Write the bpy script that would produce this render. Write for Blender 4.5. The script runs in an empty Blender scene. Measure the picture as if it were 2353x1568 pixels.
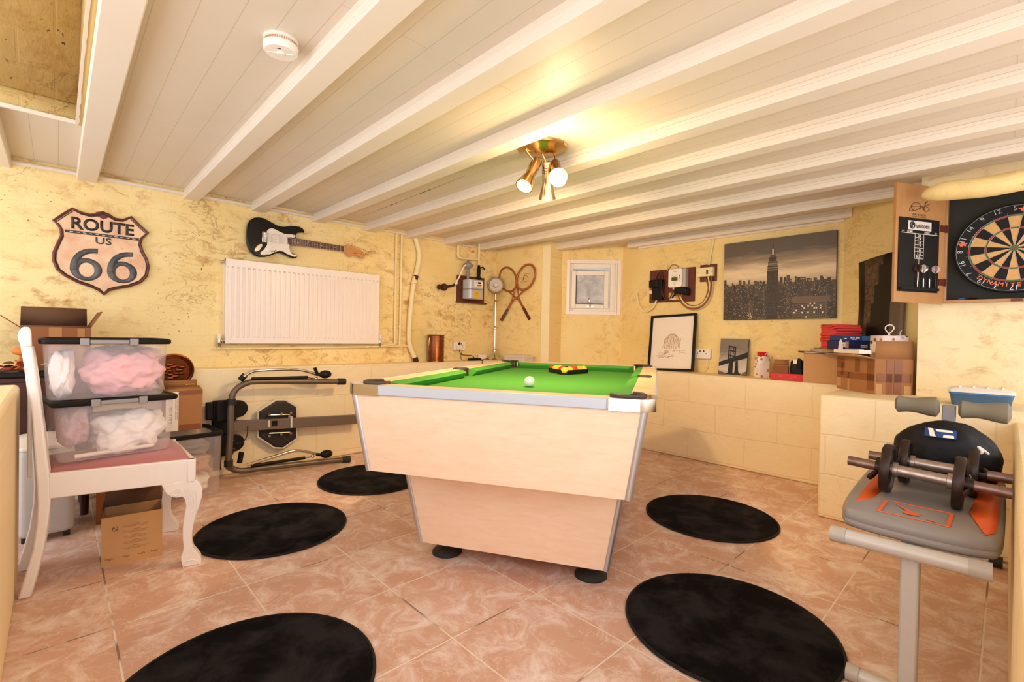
import bpy, bmesh, math, random
from mathutils import Vector, Matrix, noise
random.seed(7)
PI = math.pi
R = math.radians
SC = bpy.context.scene
COL = SC.collection

# ------------------------------------------------------------------ materials
def lin(c):
    if isinstance(c, str):
        c = c.lstrip('#'); c = [int(c[i:i+2], 16)/255 for i in (0, 2, 4)]
    return tuple((x/12.92 if x <= .04045 else ((x+.055)/1.055)**2.4) for x in c) + (1.0,)

class NT:
    """small wrapper for building node trees"""
    def __init__(s, name):
        s.m = bpy.data.materials.new(name); s.m.use_nodes = True
        s.t = s.m.node_tree; s.n = s.t.nodes; s.n.clear()
        s.out = s.n.new('ShaderNodeOutputMaterial')
        s.b = s.n.new('ShaderNodeBsdfPrincipled')
        s.t.links.new(s.b.outputs[0], s.out.inputs[0])
        s.co = None
    def L(s, a, b): s.t.links.new(a, b)
    def coord(s):
        if s.co is None:
            s.co = s.n.new('ShaderNodeTexCoord').outputs['Object']
        return s.co
    def mapping(s, scale=(1, 1, 1), loc=(0, 0, 0), rot=(0, 0, 0), src=None):
        m = s.n.new('ShaderNodeMapping')
        m.inputs['Scale'].default_value = scale; m.inputs['Location'].default_value = loc; m.inputs['Rotation'].default_value = rot
        s.L(src or s.coord(), m.inputs['Vector']); return m.outputs[0]
    def noise(s, scale, detail=4, rough=.55, dist=0, vec=None):
        n = s.n.new('ShaderNodeTexNoise'); n.inputs['Scale'].default_value = scale; n.inputs['Detail'].default_value = detail
        n.inputs['Roughness'].default_value = rough; n.inputs['Distortion'].default_value = dist
        s.L(vec or s.coord(), n.inputs['Vector']); return n.outputs[0]
    def ramp(s, fac, stops):
        r = s.n.new('ShaderNodeValToRGB'); e = r.color_ramp.elements
        while len(e) < len(stops): e.new(.5)
        for i, (p, c) in enumerate(stops):
            e[i].position = p; e[i].color = c if len(c) == 4 else (*c, 1)
        s.L(fac, r.inputs[0]); return r.outputs[0]
    def step(s, fac, a, b):
        return s.ramp(fac, [(a, (0, 0, 0, 1)), (b, (1, 1, 1, 1))])
    def mix(s, fac, a, b, mode='MIX'):
        m = s.n.new('ShaderNodeMix'); m.data_type = 'RGBA'; m.blend_type = mode
        for inp, v in ((0, fac), (6, a), (7, b)):
            if isinstance(v, (int, float)): m.inputs[inp].default_value = v
            elif isinstance(v, tuple): m.inputs[inp].default_value = v
            else: s.L(v, m.inputs[inp])
        return m.outputs[2]
    def math(s, op, a, b=0):
        m = s.n.new('ShaderNodeMath'); m.operation = op
        for i, v in enumerate((a, b)):
            if isinstance(v, (int, float)): m.inputs[i].default_value = v
            else: s.L(v, m.inputs[i])
        return m.outputs[0]
    def bump(s, h, strength, dist=.01, prev=None):
        b = s.n.new('ShaderNodeBump'); b.inputs['Strength'].default_value = strength; b.inputs['Distance'].default_value = dist
        s.L(h, b.inputs['Height'])
        if prev is not None: s.L(prev, b.inputs['Normal'])
        return b.outputs[0]
    def set(s, col=None, rough=None, metal=None, normal=None, **kw):
        for k, v in (('Base Color', col), ('Roughness', rough), ('Metallic', metal), ('Normal', normal), *[(a.replace('_', ' '), b) for a, b in kw.items()]):
            if v is None: continue
            if hasattr(v, 'is_output'): s.L(v, s.b.inputs[k])
            else: s.b.inputs[k].default_value = v
        return s.m

def pm(name, col, rough=.5, metal=0, ns=40, na=.06, bump=0, bs=120, **kw):
    """plain procedural material: base colour with a fine mottling and optional grain relief"""
    t = NT(name); c = lin(col)
    d = tuple(max(0, x*(1-2*na)) for x in c[:3]) + (1,)
    colr = t.mix(t.noise(ns, 5), d, tuple(min(1, x*(1+na)) for x in c[:3]) + (1,))
    nrm = t.bump(t.noise(bs, 3), bump, .002) if bump else None
    return t.set(colr, rough, metal, nrm, **kw)

def plane_vec(t, a):
    sp = t.n.new('ShaderNodeSeparateXYZ'); t.L(t.coord(), sp.inputs[0])
    cb = t.n.new('ShaderNodeCombineXYZ')
    if a == 'd':
        t.L(t.math('SUBTRACT', sp.outputs[0], sp.outputs[1]), cb.inputs[0])
    else: t.L(sp.outputs['XYZ'.index(a)], cb.inputs[0])
    t.L(sp.outputs[2], cb.inputs[1]); return cb.outputs[0]

def wall_mat(name, axis, c1, c2, bw, bh, mortar, relief, stain, speck=.5, off=(0, 0, 0)):
    """thickly painted masonry: painted-over courses, damp stains, flakes"""
    t = NT(name); v = t.mapping(loc=off, src=plane_vec(t, axis))
    wob = t.n.new('ShaderNodeVectorMath'); wob.operation = 'ADD'
    ns = t.n.new('ShaderNodeTexNoise'); ns.inputs['Scale'].default_value = 4; t.L(v, ns.inputs[0])
    sc = t.n.new('ShaderNodeVectorMath'); sc.operation = 'SCALE'; sc.inputs[3].default_value = .03
    t.L(ns.outputs[1], sc.inputs[0]); t.L(v, wob.inputs[0]); t.L(sc.outputs[0], wob.inputs[1])
    br = t.n.new('ShaderNodeTexBrick'); br.inputs['Scale'].default_value = 1
    br.inputs['Brick Width'].default_value = bw; br.inputs['Row Height'].default_value = bh
    br.inputs['Mortar Size'].default_value = mortar; br.inputs['Mortar Smooth'].default_value = .6
    t.L(wob.outputs[0], br.inputs[0])
    big = t.noise(1.7, 5, .6, vec=v)
    base = t.mix(t.step(big, .35, .68), lin(c1), lin(c2))
    # damp blotches that follow the courses
    vs = t.mapping(scale=(1, 1.7, 1), src=v)
    blot = t.math('MULTIPLY', t.step(t.noise(8, 10, .72, .5, vec=vs), .50, .66), t.step(t.noise(1.5, 3, vec=v), .42, .58))
    base = t.mix(t.math('MULTIPLY', blot, stain), base, lin('#b3742b'))
    sp = t.math('MULTIPLY', t.step(t.noise(38, 6, .65, vec=vs), .62, .66), t.step(t.noise(2.2, 3, vec=v), .46, .58))
    base = t.mix(t.math('MULTIPLY', sp, speck), base, lin('#5a3a16'))
    base = t.mix(t.math('MULTIPLY', br.outputs['Fac'], .25*relief), base, lin('#b88a45'))
    inv = t.math('SUBTRACT', 1, br.outputs['Fac'])
    cr = t.math('MULTIPLY', t.math('SUBTRACT', 1, t.step(t.math('ABSOLUTE', t.math('SUBTRACT', t.noise(3.5, 9, .65, 1.2, vec=vs), .5)), .004, .014)), t.step(t.noise(1.9, 2, vec=v), .5, .6))
    base = t.mix(t.math('MULTIPLY', cr, .55*speck), base, lin('#8c5a24'))
    n1 = t.bump(inv, relief, .006)
    n2 = t.bump(t.noise(14, 8, .6, vec=v), .35, .012, n1)
    n2 = t.bump(sp, -.4, .004, n2)
    return t.set(base, .62, 0, n2)

M = {}
M['wall_L'] = wall_mat('painted_brick', 'X', '#f4dfa2', '#ecd088', .225, .075, .006, .17, .9, 1)
M['wall_far'] = wall_mat('painted_plaster', 'Y', '#f3dd9c', '#ecd088', .45, .225, .004, .03, .35, .5)
M['wall_win'] = wall_mat('painted_plaster_window', 'd', '#f3dd9c', '#ecd088', .45, .225, .004, .02, .45, .4)
M['block_L'] = wall_mat('painted_block_left', 'X', '#f6e8c2', '#f1deb0', .45, .225, .006, .4, .12, .15, (.1, -.06, 0))
M['block_R'] = wall_mat('painted_block_right', 'Y', '#f6e8c2', '#f1deb0', .45, .225, .006, .4, .1, .2, (.18, -.035, 0))
M['pier'] = wall_mat('painted_pier', 'Y', '#f6e6bb', '#eedaa6', .9, .45, .004, .08, .5, .3)
M['part'] = wall_mat('painted_partition', 'X', '#f2e2b8', '#e9d09a', .9, .5, .004, .1, .25, .2)

def floor_mat():
    t = NT('terracotta_tiles')
    v = t.mapping(loc=(-.1413, -2.046, 0))
    br = t.n.new('ShaderNodeTexBrick'); br.offset = 0; br.squash = 1
    br.inputs['Scale'].default_value = 1; br.inputs['Brick Width'].default_value = .4018; br.inputs['Row Height'].default_value = .4018
    br.inputs['Mortar Size'].default_value = .0034; br.inputs['Mortar Smooth'].default_value = .3; br.inputs['Bias'].default_value = 0
    br.inputs['Color1'].default_value = (.25, .25, .25, 1); br.inputs['Color2'].default_value = (.75, .75, .75, 1)
    t.L(v, br.inputs[0])
    tile = t.mix(t.noise(3.2, 6, .6), lin('#c08f74'), lin('#dab7a1'))
    tile = t.mix(t.math('MULTIPLY', t.step(t.noise(7, 10, .74, .8), .46, .66), .8), tile, lin('#f4e9e1'))
    wv = t.n.new('ShaderNodeTexVoronoi'); wv.feature = 'DISTANCE_TO_EDGE'; wv.inputs['Scale'].default_value = 7
    dv = t.n.new('ShaderNodeVectorMath'); dv.operation = 'ADD'
    nn = t.n.new('ShaderNodeTexNoise'); nn.inputs['Scale'].default_value = 6; nn.inputs['Detail'].default_value = 5; t.L(t.coord(), nn.inputs[0])
    sc = t.n.new('ShaderNodeVectorMath'); sc.operation = 'SCALE'; sc.inputs[3].default_value = .35
    t.L(nn.outputs[1], sc.inputs[0]); t.L(t.coord(), dv.inputs[0]); t.L(sc.outputs[0], dv.inputs[1]); t.L(dv.outputs[0], wv.inputs[0])
    vein = t.math('MULTIPLY', t.math('SUBTRACT', 1, t.step(wv.outputs[0], .0, .02)), .45)
    tile = t.mix(vein, tile, lin('#f0dccb'))
    tile = t.mix(t.math('MULTIPLY', t.step(t.noise(11, 6, .7), .6, .75), .35), tile, lin('#8d593e'))
    tile = t.mix(.12, tile, br.outputs['Color'], 'OVERLAY')
    gr = t.mix(t.step(t.noise(3.1, 3), .52, .60), lin('#ead9c8'), lin('#85705f'))
    col = t.mix(br.outputs['Fac'], tile, gr)
    n = t.bump(t.math('SUBTRACT', 1, br.outputs['Fac']), .5, .003)
    n = t.bump(t.noise(25, 4), .06, .004, n)
    return t.set(col, t.mix(t.noise(6, 4), (.3, .3, .3, 1), (.5, .5, .5, 1)), 0, n)
M['floor'] = floor_mat()

def ceil_mat(name, groove=True, c1='#e1d6c4', c2='#d6cab6'):
    t = NT(name)
    sp = t.n.new('ShaderNodeSeparateXYZ'); t.L(t.coord(), sp.inputs[0])
    cb = t.n.new('ShaderNodeCombineXYZ'); t.L(sp.outputs[1], cb.inputs[0]); t.L(sp.outputs[0], cb.inputs[1])
    base = t.mix(t.noise(2.5, 5), lin(c1), lin(c2))
    base = t.mix(t.math('MULTIPLY', t.step(t.noise(60, 4, .6), .7, .74), .5), base, lin('#fff8ea'))
    n = t.bump(t.noise(9, 6), .15, .006)
    if groove:
        br = t.n.new('ShaderNodeTexBrick'); br.inputs['Scale'].default_value = 1
        br.inputs['Brick Width'].default_value = 2.7; br.inputs['Row Height'].default_value = .098
        br.inputs['Mortar Size'].default_value = .0014; br.inputs['Mortar Smooth'].default_value = .2
        t.L(cb.outputs[0], br.inputs[0])
        base = t.mix(t.math('MULTIPLY', br.outputs['Fac'], .45), base, lin('#b79f78'))
        n = t.bump(t.math('SUBTRACT', 1, br.outputs['Fac']), .6, .004, n)
    return t.set(base, .5, 0, n)
M['boards'] = ceil_mat('painted_boards'); M['beam'] = ceil_mat('painted_timber', False, '#ebe1d0', '#e1d6c3')

def wood_mat(name, c1, c2, scale=(1, 12, 12), rough=.35, ns=3):
    t = NT(name); v = t.mapping(scale=scale)
    n = t.noise(ns, 8, .6, .8, vec=v)
    col = t.mix(t.step(n, .3, .75), lin(c1), lin(c2))
    return t.set(col, rough, 0, t.bump(n, .04, .003))
M['maple'] = wood_mat('maple_laminate', '#f3d6ba', '#e9c8a6', (1.5, 3, 14))
M['maple_rail'] = wood_mat('maple_rail', '#f3d9b0', '#e6bf8b', (3, 3, 3))
M['mahogany'] = wood_mat('dark_mahogany', '#4a1f14', '#2b100a', (3, 3, 1))
M['cabinet_wood'] = wood_mat('cabinet_wood', '#b98854', '#a97846', (2, 2, 6))
M['neck'] = wood_mat('guitar_maple', '#d99a5a', '#c98445', (1, 8, 8))
M['rosewood'] = wood_mat('rosewood', '#5a2a18', '#3e1a0e', (1, 20, 20))
M['racket'] = wood_mat('racket_wood', '#b06a34', '#8a4520', (8, 8, 8))
M['fibreboard'] = wood_mat('meter_board', '#6b3216', '#54220f', (3, 3, 3), .6)
M['chair'] = pm('white_chair_paint', '#e9e2db', .45, ns=18, na=.03, bump=.1, bs=60)
M['felt'] = pm('green_cloth', '#43922c', .9, ns=300, na=.08, bump=.15, bs=900)
M['felt_c'] = pm('green_cushion_cloth', '#4a9a32', .85, ns=300, na=.08, bump=.15, bs=900)
M['silver'] = pm('satin_aluminium', '#c9cbd0', .38, .85, na=.02)
M['silver_trim'] = pm('grey_plastic_edging', '#b9bfc6', .4, .15, na=.02)
M['chrome'] = pm('chrome', '#d8d4cc', .12, 1, na=.02)
M['brass'] = pm('brushed_steel_warm', '#cfae7e', .25, 1, na=.05)
M['black_pl'] = pm('black_plastic', '#100e0c', .5, na=.1, Specular_IOR_Level=.25)
M['pocket'] = pm('pocket_leatherette', '#4a3a2e', .5)
M['black_rub'] = pm('black_rubber', '#1e1d1b', .6, na=.1, bump=.1)
def rug_mat():
    t = NT('black_pile'); n = t.noise(6, 5, .65, .3)
    col = t.mix(t.step(n, .42, .6), lin('#0d0b0d'), lin('#282527'))
    fl = t.math('MULTIPLY', t.step(t.noise(55, 2, .5), .80, .82), 1.0)
    col = t.mix(fl, col, lin('#b9b4ac'))
    return t.set(col, .95, 0, t.bump(t.noise(500, 2), .5, .004), Specular_IOR_Level=.08)
M['rug'] = rug_mat()
M['rug_edge'] = pm('rug_binding', '#120e0c', .9, bump=.3, bs=300)
M['white'] = pm('white_enamel', '#f2e6da', .3, na=.015)
M['white_pl'] = pm('white_plastic', '#efe8dc', .4, na=.02)
M['cream_paint'] = pm('cream_pipe_paint', '#eddca8', .45, ns=15, na=.06)
M['rust'] = pm('rusty_iron', '#4b2b1e', .7, .4, ns=25, na=.3, bump=.4, bs=60)
M['copper'] = pm('beaten_copper', '#8f5532', .36, 1, ns=20, na=.2)
M['pink_seat'] = pm('pink_velvet', '#b06a68', .8, ns=200, na=.08, bump=.1, bs=500, Sheen_Weight=.3)
M['card'] = pm('cardboard', '#a97545', .85, ns=8, na=.08, bump=.05)
M['card2'] = pm('tan_cardboard', '#c49763', .85, ns=8, na=.06)
M['card_d'] = pm('dark_cardboard', '#8a5530', .85, ns=8, na=.08)
M['card_in'] = pm('cardboard_inside', '#6a4a30', .9, ns=8, na=.08)
M['tape'] = pm('brown_parcel_tape', '#8b5128', .3, ns=12, na=.1)
M['ink'] = pm('brown_ink', '#6b4423', .8); M['sepia'] = pm('sepia_wash', '#b08a63', .8); M['batten'] = pm('cream_batten_paint', '#f4e4b6', .6, ns=6, na=.04, bump=.1, bs=20)
M['ink_b'] = pm('black_ink', '#1f1b18', .7)
M['paper'] = pm('paper', '#efe4d4', .8, na=.03)
M['grey_metal'] = pm('grey_brown_tube_paint', '#6a5c50', .38, .35, na=.05)
M['grey_flat'] = pm('grey_brown_rail_paint', '#74675c', .45, .2, na=.05)
M['seat_pl'] = pm('dark_seat_board', '#241e1a', .55, na=.12)
M['bone'] = pm('pale_binding', '#d9d0c2', .5)
M['dark_steel'] = pm('rusty_steel', '#957a6e', .36, .8, ns=45, na=.35, bump=.25, bs=90)
M['bar_steel'] = pm('worn_bar_steel', '#bba99e', .3, .9, ns=55, na=.3, bump=.2, bs=120)
M['plate_iron'] = pm('brown_black_iron', '#3a2a22', .38, .55, ns=25, na=.3, bump=.2, bs=70)
M['pad_grey'] = pm('grey_vinyl', '#8a8582', .42, na=.05, ns=12)
M['pad_orange'] = pm('orange_vinyl', '#d85a20', .42, na=.05)
M['foam'] = pm('olive_grey_foam', '#7d7460', .8, ns=120, na=.06, bump=.1)
M['lt_grey'] = pm('light_grey_tube_paint', '#c4c1bc', .35, .1, na=.02)
M['mid_grey'] = pm('grey_cap_plastic', '#b4aea6', .4)
M['blk_cloth'] = pm('black_nylon', '#0f0d0f', .6, na=.15, bump=.2, bs=200, Specular_IOR_Level=.3)
M['blue'] = pm('blue_card', '#1d3f7d', .5, na=.08)
M['navy'] = pm('navy_card', '#16285c', .5, na=.08)
M['lblue'] = pm('pale_blue_card', '#3f73a8', .5)
M['lunch'] = pm('blue_plastic', '#44637c', .35, na=.05, ns=12)
M['red'] = pm('red_card', '#cf2417', .45, na=.05)
M['redcloth'] = pm('red_paper_napkins', '#e2483f', .75, ns=14, na=.12)
M['dred'] = pm('dark_red_cover', '#5a1a22', .5)
M['ball_r'] = pm('red_ball', '#d5352c', .08, na=.01); M['ball_y'] = pm('yellow_ball', '#f0bf2c', .08, na=.01)
M['ball_b'] = pm('black_ball', '#101010', .08, na=.01); M['ball_w'] = pm('white_ball', '#f6f0dc', .08, na=.01)
M['gtr'] = pm('black_lacquer', '#0c0908', .16, na=.03, Specular_IOR_Level=.3)
M['guard'] = pm('white_pickguard', '#ece2d3', .3, na=.02)
M['orange_x'] = pm('faded_orange_print', '#dd6a3c', .5)
M['yellow_l'] = pm('yellow_label', '#e3b83a', .6)
M['lcd'] = pm('lcd_green', '#4d5218', .3); M['dark_lcd'] = pm('dark_display', '#1d1a18', .25)
M['pinkfab'] = pm('pink_fabric', '#eeb4b8', .85, ns=10, na=.06, bump=.25, bs=40)
M['whitefab'] = pm('white_fabric', '#faf6f2', .85, ns=10, na=.04, bump=.25, bs=40)
M['peachfab'] = pm('peach_fabric', '#cfa893', .85, ns=10, na=.1, bump=.25, bs=40)
M['lilacfab'] = pm('lilac_fabric', '#c9a9ac', .85, ns=10, na=.06, bump=.2, bs=40)
M['wine'] = pm('burgundy_leather', '#5a2418', .4)
M['twine'] = pm('pale_cord', '#e9e0d2', .7)
M['leaf_o'] = pm('orange_leaf', '#d9802f', .7, na=.15); M['leaf_r'] = pm('red_leaf', '#a83422', .7, na=.15)
M['leaf_g'] = pm('green_leaf', '#5d5a2c', .7, na=.15); M['leaf_b'] = pm('brown_leaf', '#5b3420', .7, na=.15); M['leaf_y'] = pm('cream_petal', '#e3c07d', .7)
M['appl'] = pm('grey_white_appliance', '#bdb9b4', .45, na=.02)
M['appl_g'] = pm('grey_grille', '#a9a9ad', .5)
M['twine2'] = pm('racket_gut', '#d8b978', .6)

def plastic_clear(name, tint='#e9e2e2', a=.72):
    t = NT(name); tr = t.n.new('ShaderNodeBsdfTransparent'); tr.inputs[0].default_value = (.99, .98, .98, 1)
    ms = t.n.new('ShaderNodeMixShader'); ms.inputs[0].default_value = 1-a
    t.set(t.mix(t.noise(12, 3), lin(tint), lin('#f4eeee')), .15)
    t.L(tr.outputs[0], ms.inputs[1]); t.L(t.b.outputs[0], ms.inputs[2]); t.L(ms.outputs[0], t.out.inputs[0]); return t.m
M['clear'] = plastic_clear('clear_polypropylene', a=.87); M['bag'] = plastic_clear('crinkled_clear_film', '#c9c6c8', .72)
M['clear2'] = plastic_clear('milky_plastic', '#efe6da', .45)

def tex_sign():
    t = NT('aged_enamel_sign')
    n = t.noise(9, 6, .6)
    col = t.mix(t.step(n, .42, .7), lin('#eac49a'), lin('#d6a27a'))
    col = t.mix(t.math('MULTIPLY', t.step(t.noise(22, 7, .7), .6, .72), .6), col, lin('#8c4a2c'))
    return t.set(col, .4)
M['sign'] = tex_sign()
M['sign_rim'] = pm('rust_brown_rim', '#6b3a30', .32, .3, ns=14, na=.25)
def tex_ink():
    t = NT('worn_slate_print'); n = t.noise(14, 6, .65)
    return t.set(t.mix(t.step(n, .4, .7), lin('#3c4042'), lin('#6e6a68')), .5)
M['sign_ink'] = tex_ink()
M['sign_blk'] = pm('worn_black_print', '#2f2823', .5, na=.15, ns=18)

def tex_glass():
    t = NT('dirty_window_glass')
    v = t.mapping(rot=(0, .6, 0), scale=(3, 3, 22))
    n = t.noise(3, 6, .6, 1.2, vec=v); n2 = t.noise(5, 6)
    col = t.mix(t.step(t.math('ADD', t.math('MULTIPLY', n, .5), t.math('MULTIPLY', n2, .5)), .42, .66), lin('#b4b6b8'), lin('#f3f3f5'))
    t.set(col, .35, 0, t.bump(n2, .3, .01)); 
    tr = t.n.new('ShaderNodeBsdfTransparent'); ms = t.n.new('ShaderNodeMixShader'); ms.inputs[0].default_value = .7
    t.L(tr.outputs[0], ms.inputs[1]); t.L(t.b.outputs[0], ms.inputs[2]); t.L(ms.outputs[0], t.out.inputs[0])
    return t.m
M['glass'] = tex_glass()
def emit(name, col, s):
    t = NT(name); t.set(lin(col), .4); t.b.inputs['Emission Color'].default_value = lin(col); t.b.inputs['Emission Strength'].default_value = s; return t.m
M['bulb_on'] = emit('lit_bulb', '#ffe9b8', 60)
M['bulb_on2'] = emit('lit_bulb_small', '#ffedc8', 30)
def tex_floral():
    t = NT('floral_print')
    w = t.n.new('ShaderNodeTexVoronoi'); w.inputs['Scale'].default_value = 34; t.L(t.coord(), w.inputs[0])
    msk = t.math('SUBTRACT', 1, t.step(w.outputs['Distance'], .3, .42))
    hue = t.ramp(w.outputs['Color'], [(0, lin('#c9603f')), (.35, lin('#3b3a24')), (.6, lin('#cf8f4a')), (1, lin('#b5566a'))])
    sel = t.step(w.outputs['Color'], .2, .3)
    return t.set(t.mix(t.math('MULTIPLY', msk, sel), lin('#f3e6dc'), hue), .6)
M['floral'] = tex_floral()
def tex_sky(name, a, b, c, z0, z1):
    t = NT(name); sp = t.n.new('ShaderNodeSeparateXYZ'); t.L(t.coord(), sp.inputs[0])
    v = t.mapping(scale=(1.2, 9, 1))
    h = t.math('ADD', t.math('DIVIDE', t.math('SUBTRACT', sp.outputs[1], z0), z1-z0), t.math('MULTIPLY', t.math('SUBTRACT', t.noise(2.2, 6, .6, .4, vec=v), .5), .55))
    return t.set(t.ramp(h, [(0, lin(b)), (.28, lin(a)), (.5, lin(b)), (.75, lin(c)), (1, lin(c))]), .45)
M['sky'] = tex_sky('sepia_sky_print', '#e3cda6', '#a58e70', '#5c5042', .27, .62)
M['sky2'] = tex_sky('grey_sky_print', '#c9bfae', '#a79c8c', '#75695c', -.05, .3)
for i, c in enumerate(('#2a1c12', '#3a2a1d', '#4d3a2a', '#6b5743', '#8d7a62')): M['city%d' % i] = pm('city_print_%d' % i, c, .5, na=.2, ns=90)
M['city_l'] = pm('city_window_print', '#f2e3c4', .5); M['canvas'] = pm('canvas_edge', '#41352b', .7)
M['dk_print'] = pm('dark_art_print', '#17110d', .35, ns=6, na=.4)
def tex_leafy():
    t = NT('mottled_brown_print'); w = t.n.new('ShaderNodeTexVoronoi'); w.feature = 'DISTANCE_TO_EDGE'; w.inputs['Scale'].default_value = 26; t.L(t.coord(), w.inputs[0])
    return t.set(t.mix(t.step(w.outputs[0], .01, .12), lin('#453120'), t.mix(t.noise(8, 4), lin('#7d6244'), lin('#4a3522'))), .4)
M['leafy'] = tex_leafy()
M['fl_lilac'] = pm('brown_highlight_print', '#7d6a58', .4)

# ------------------------------------------------------------------ geometry
def smooth_path(P, n=6):
    P = [Vector(p) for p in P]; o = []
    for i in range(len(P)-1):
        a, b, c, d = P[max(i-1, 0)], P[i], P[i+1], P[min(i+2, len(P)-1)]
        for k in range(n):
            t = k/n
            o.append(.5*((2*b)+(c-a)*t+(2*a-5*b+4*c-d)*t*t+(3*b-a-3*c+d)*t**3))
    o.append(P[-1]); return o

def rrect(w, d, r, n=5):
    o = []
    for cx, cy, a0 in ((w/2-r, d/2-r, 0), (-w/2+r, d/2-r, 90), (-w/2+r, -d/2+r, 180), (w/2-r, -d/2+r, 270)):
        for k in range(n+1):
            a = R(a0+90*k/n); o.append((cx+r*math.cos(a), cy+r*math.sin(a)))
    return o

class MB:
    def __init__(s): s.bm = bmesh.new()
    def face(s, vs, mi=0):
        try:
            f = s.bm.faces.new(vs); f.material_index = mi; f.smooth = True; return f
        except ValueError: return None
    def poly(s, pts, mi=0): return s.face([s.bm.verts.new(p) for p in pts], mi)
    def loft(s, rings, mi=0, c0=True, c1=True, closed=True):
        V = [[s.bm.verts.new(p) for p in r] for r in rings]
        n = len(V[0])
        for a, b in zip(V, V[1:]):
            for i in range(n if closed else n-1):
                j = (i+1) % n; s.face([a[i], a[j], b[j], b[i]], mi)
        if c0: s.face(V[0][::-1], mi)
        if c1: s.face(V[-1], mi)
        return s
    def box(s, c, size, rot=None, mi=0):
        hx, hy, hz = size[0]/2, size[1]/2, size[2]/2; c = Vector(c)
        pts = [Vector((x, y, z)) for z in (-hz, hz) for x, y in ((-hx, -hy), (hx, -hy), (hx, hy), (-hx, hy))]
        if rot is not None: pts = [rot @ p for p in pts]
        v = [s.bm.verts.new(c+p) for p in pts]
        for q in ((3, 2, 1, 0), (4, 5, 6, 7), (0, 1, 5, 4), (1, 2, 6, 5), (2, 3, 7, 6), (3, 0, 4, 7)): s.face([v[i] for i in q], mi)
        return s
    def b2(s, lo, hi, mi=0):
        return s.box([(a+b)/2 for a, b in zip(lo, hi)], [abs(b-a) for a, b in zip(lo, hi)], mi=mi)
    def prism(s, pts, fn, mi=0, mi_top=None):
        A = [s.bm.verts.new(fn(a, b, 0)) for a, b in pts]; B = [s.bm.verts.new(fn(a, b, 1)) for a, b in pts]
        n = len(A); s.face(A[::-1], mi); s.face(B, mi if mi_top is None else mi_top)
        for i in range(n): s.face([A[i], A[(i+1) % n], B[(i+1) % n], B[i]], mi)
        return s
    def tube(s, path, r, seg=10, mi=0, cap=True, closed=False):
        P = [Vector(p) for p in path]; n = len(P); rr = r if isinstance(r, (list, tuple)) else [r]*n
        rings = []; up = None
        for i, p in enumerate(P):
            if closed: d = P[(i+1) % n]-P[i-1]
            else: d = (P[min(i+1, n-1)]-P[max(i-1, 0)])
            d.normalize()
            if up is None:
                up = Vector((0, 0, 1)) if abs(d.z) < .9 else Vector((1, 0, 0))
            x = up.cross(d); x.normalize(); y = d.cross(x); up = y
            rings.append([p+rr[i]*(math.cos(2*PI*k/seg)*x+math.sin(2*PI*k/seg)*y) for k in range(seg)])
        if closed: rings.append(rings[0][:]); cap = False
        return s.loft(rings, mi, cap, cap)
    def lathe(s, prof, o=(0, 0, 0), ax=(0, 0, 1), seg=28, mi=0, cap=True):
        ax = Vector(ax).normalized(); o = Vector(o)
        x = ax.orthogonal().normalized(); y = ax.cross(x)
        rings = [[o+ax*h+max(r, 1e-5)*(math.cos(2*PI*k/seg)*x+math.sin(2*PI*k/seg)*y) for k in range(seg)] for r, h in prof]
        return s.loft(rings, mi, cap, cap)
    def ball(s, c, r, mi=0, sub=3, sc=(1, 1, 1), amp=0, fr=1, seed=0, box=0):
        g = bmesh.ops.create_icosphere(s.bm, subdivisions=sub, radius=1)
        for v in g['verts']:
            p = v.co.copy(); k = 1
            if box: k = 1/((abs(p.x)**box+abs(p.y)**box+abs(p.z)**box)**(1/box))
            if amp: k *= 1+amp*noise.fractal(p*fr+Vector((seed, seed*1.7, 0)), 1, 2, 4)
            v.co = Vector(c)+Vector((p.x*sc[0], p.y*sc[1], p.z*sc[2]))*r*k
        for v in g['verts']:
            for f in v.link_faces: f.material_index = mi; f.smooth = True
        return s
    def build(s, name, mats, parent=None, bevel=0, seg=2, ang=38, solid=0):
        bmesh.ops.recalc_face_normals(s.bm, faces=s.bm.faces[:])
        me = bpy.data.meshes.new(name); s.bm.to_mesh(me); s.bm.free()
        for m in (mats if isinstance(mats, (list, tuple)) else [mats]): me.materials.append(M[m] if isinstance(m, str) else m)
        try: me.set_sharp_from_angle(angle=R(ang))
        except Exception: pass
        o = bpy.data.objects.new(name, me); COL.objects.link(o)
        if parent is not None: o.parent = parent
        if bevel:
            b = o.modifiers.new('bevel', 'BEVEL'); b.width = bevel; b.segments = seg; b.limit_method = 'ANGLE'; b.angle_limit = R(35)
            b.harden_normals = False
        if solid:
            b = o.modifiers.new('thick', 'SOLIDIFY'); b.thickness = solid
        return o

def tag(o, label, cat, group=None, kind=None):
    if label: o['label'] = label
    if cat: o['category'] = cat
    if group: o['group'] = group
    if kind: o['kind'] = kind
    return o
def thing(name, label, cat, mat=None, group=None):
    o = bpy.data.objects.new(name, None); COL.objects.link(o); o.empty_display_size = .05
    o.matrix_world = mat if mat is not None else Matrix.Identity(4)
    return tag(o, label, cat, group)
def struct(o):
    o['kind'] = 'structure'; return o
def at(x, y, z=0, rz=0): return Matrix.Translation((x, y, z)) @ Matrix.Rotation(R(rz), 4, 'Z')
def on_wall(o, right):
    """local x to the right along the wall, local y up, local z out of the wall"""
    r = Vector((*right, 0)).normalized(); u = Vector((0, 0, 1)); n = r.cross(u)
    m = Matrix((r, u, n)).transposed().to_4x4(); m.translation = Vector(o); return m
LW = (1, 0); RW = (0, -1)

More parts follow.
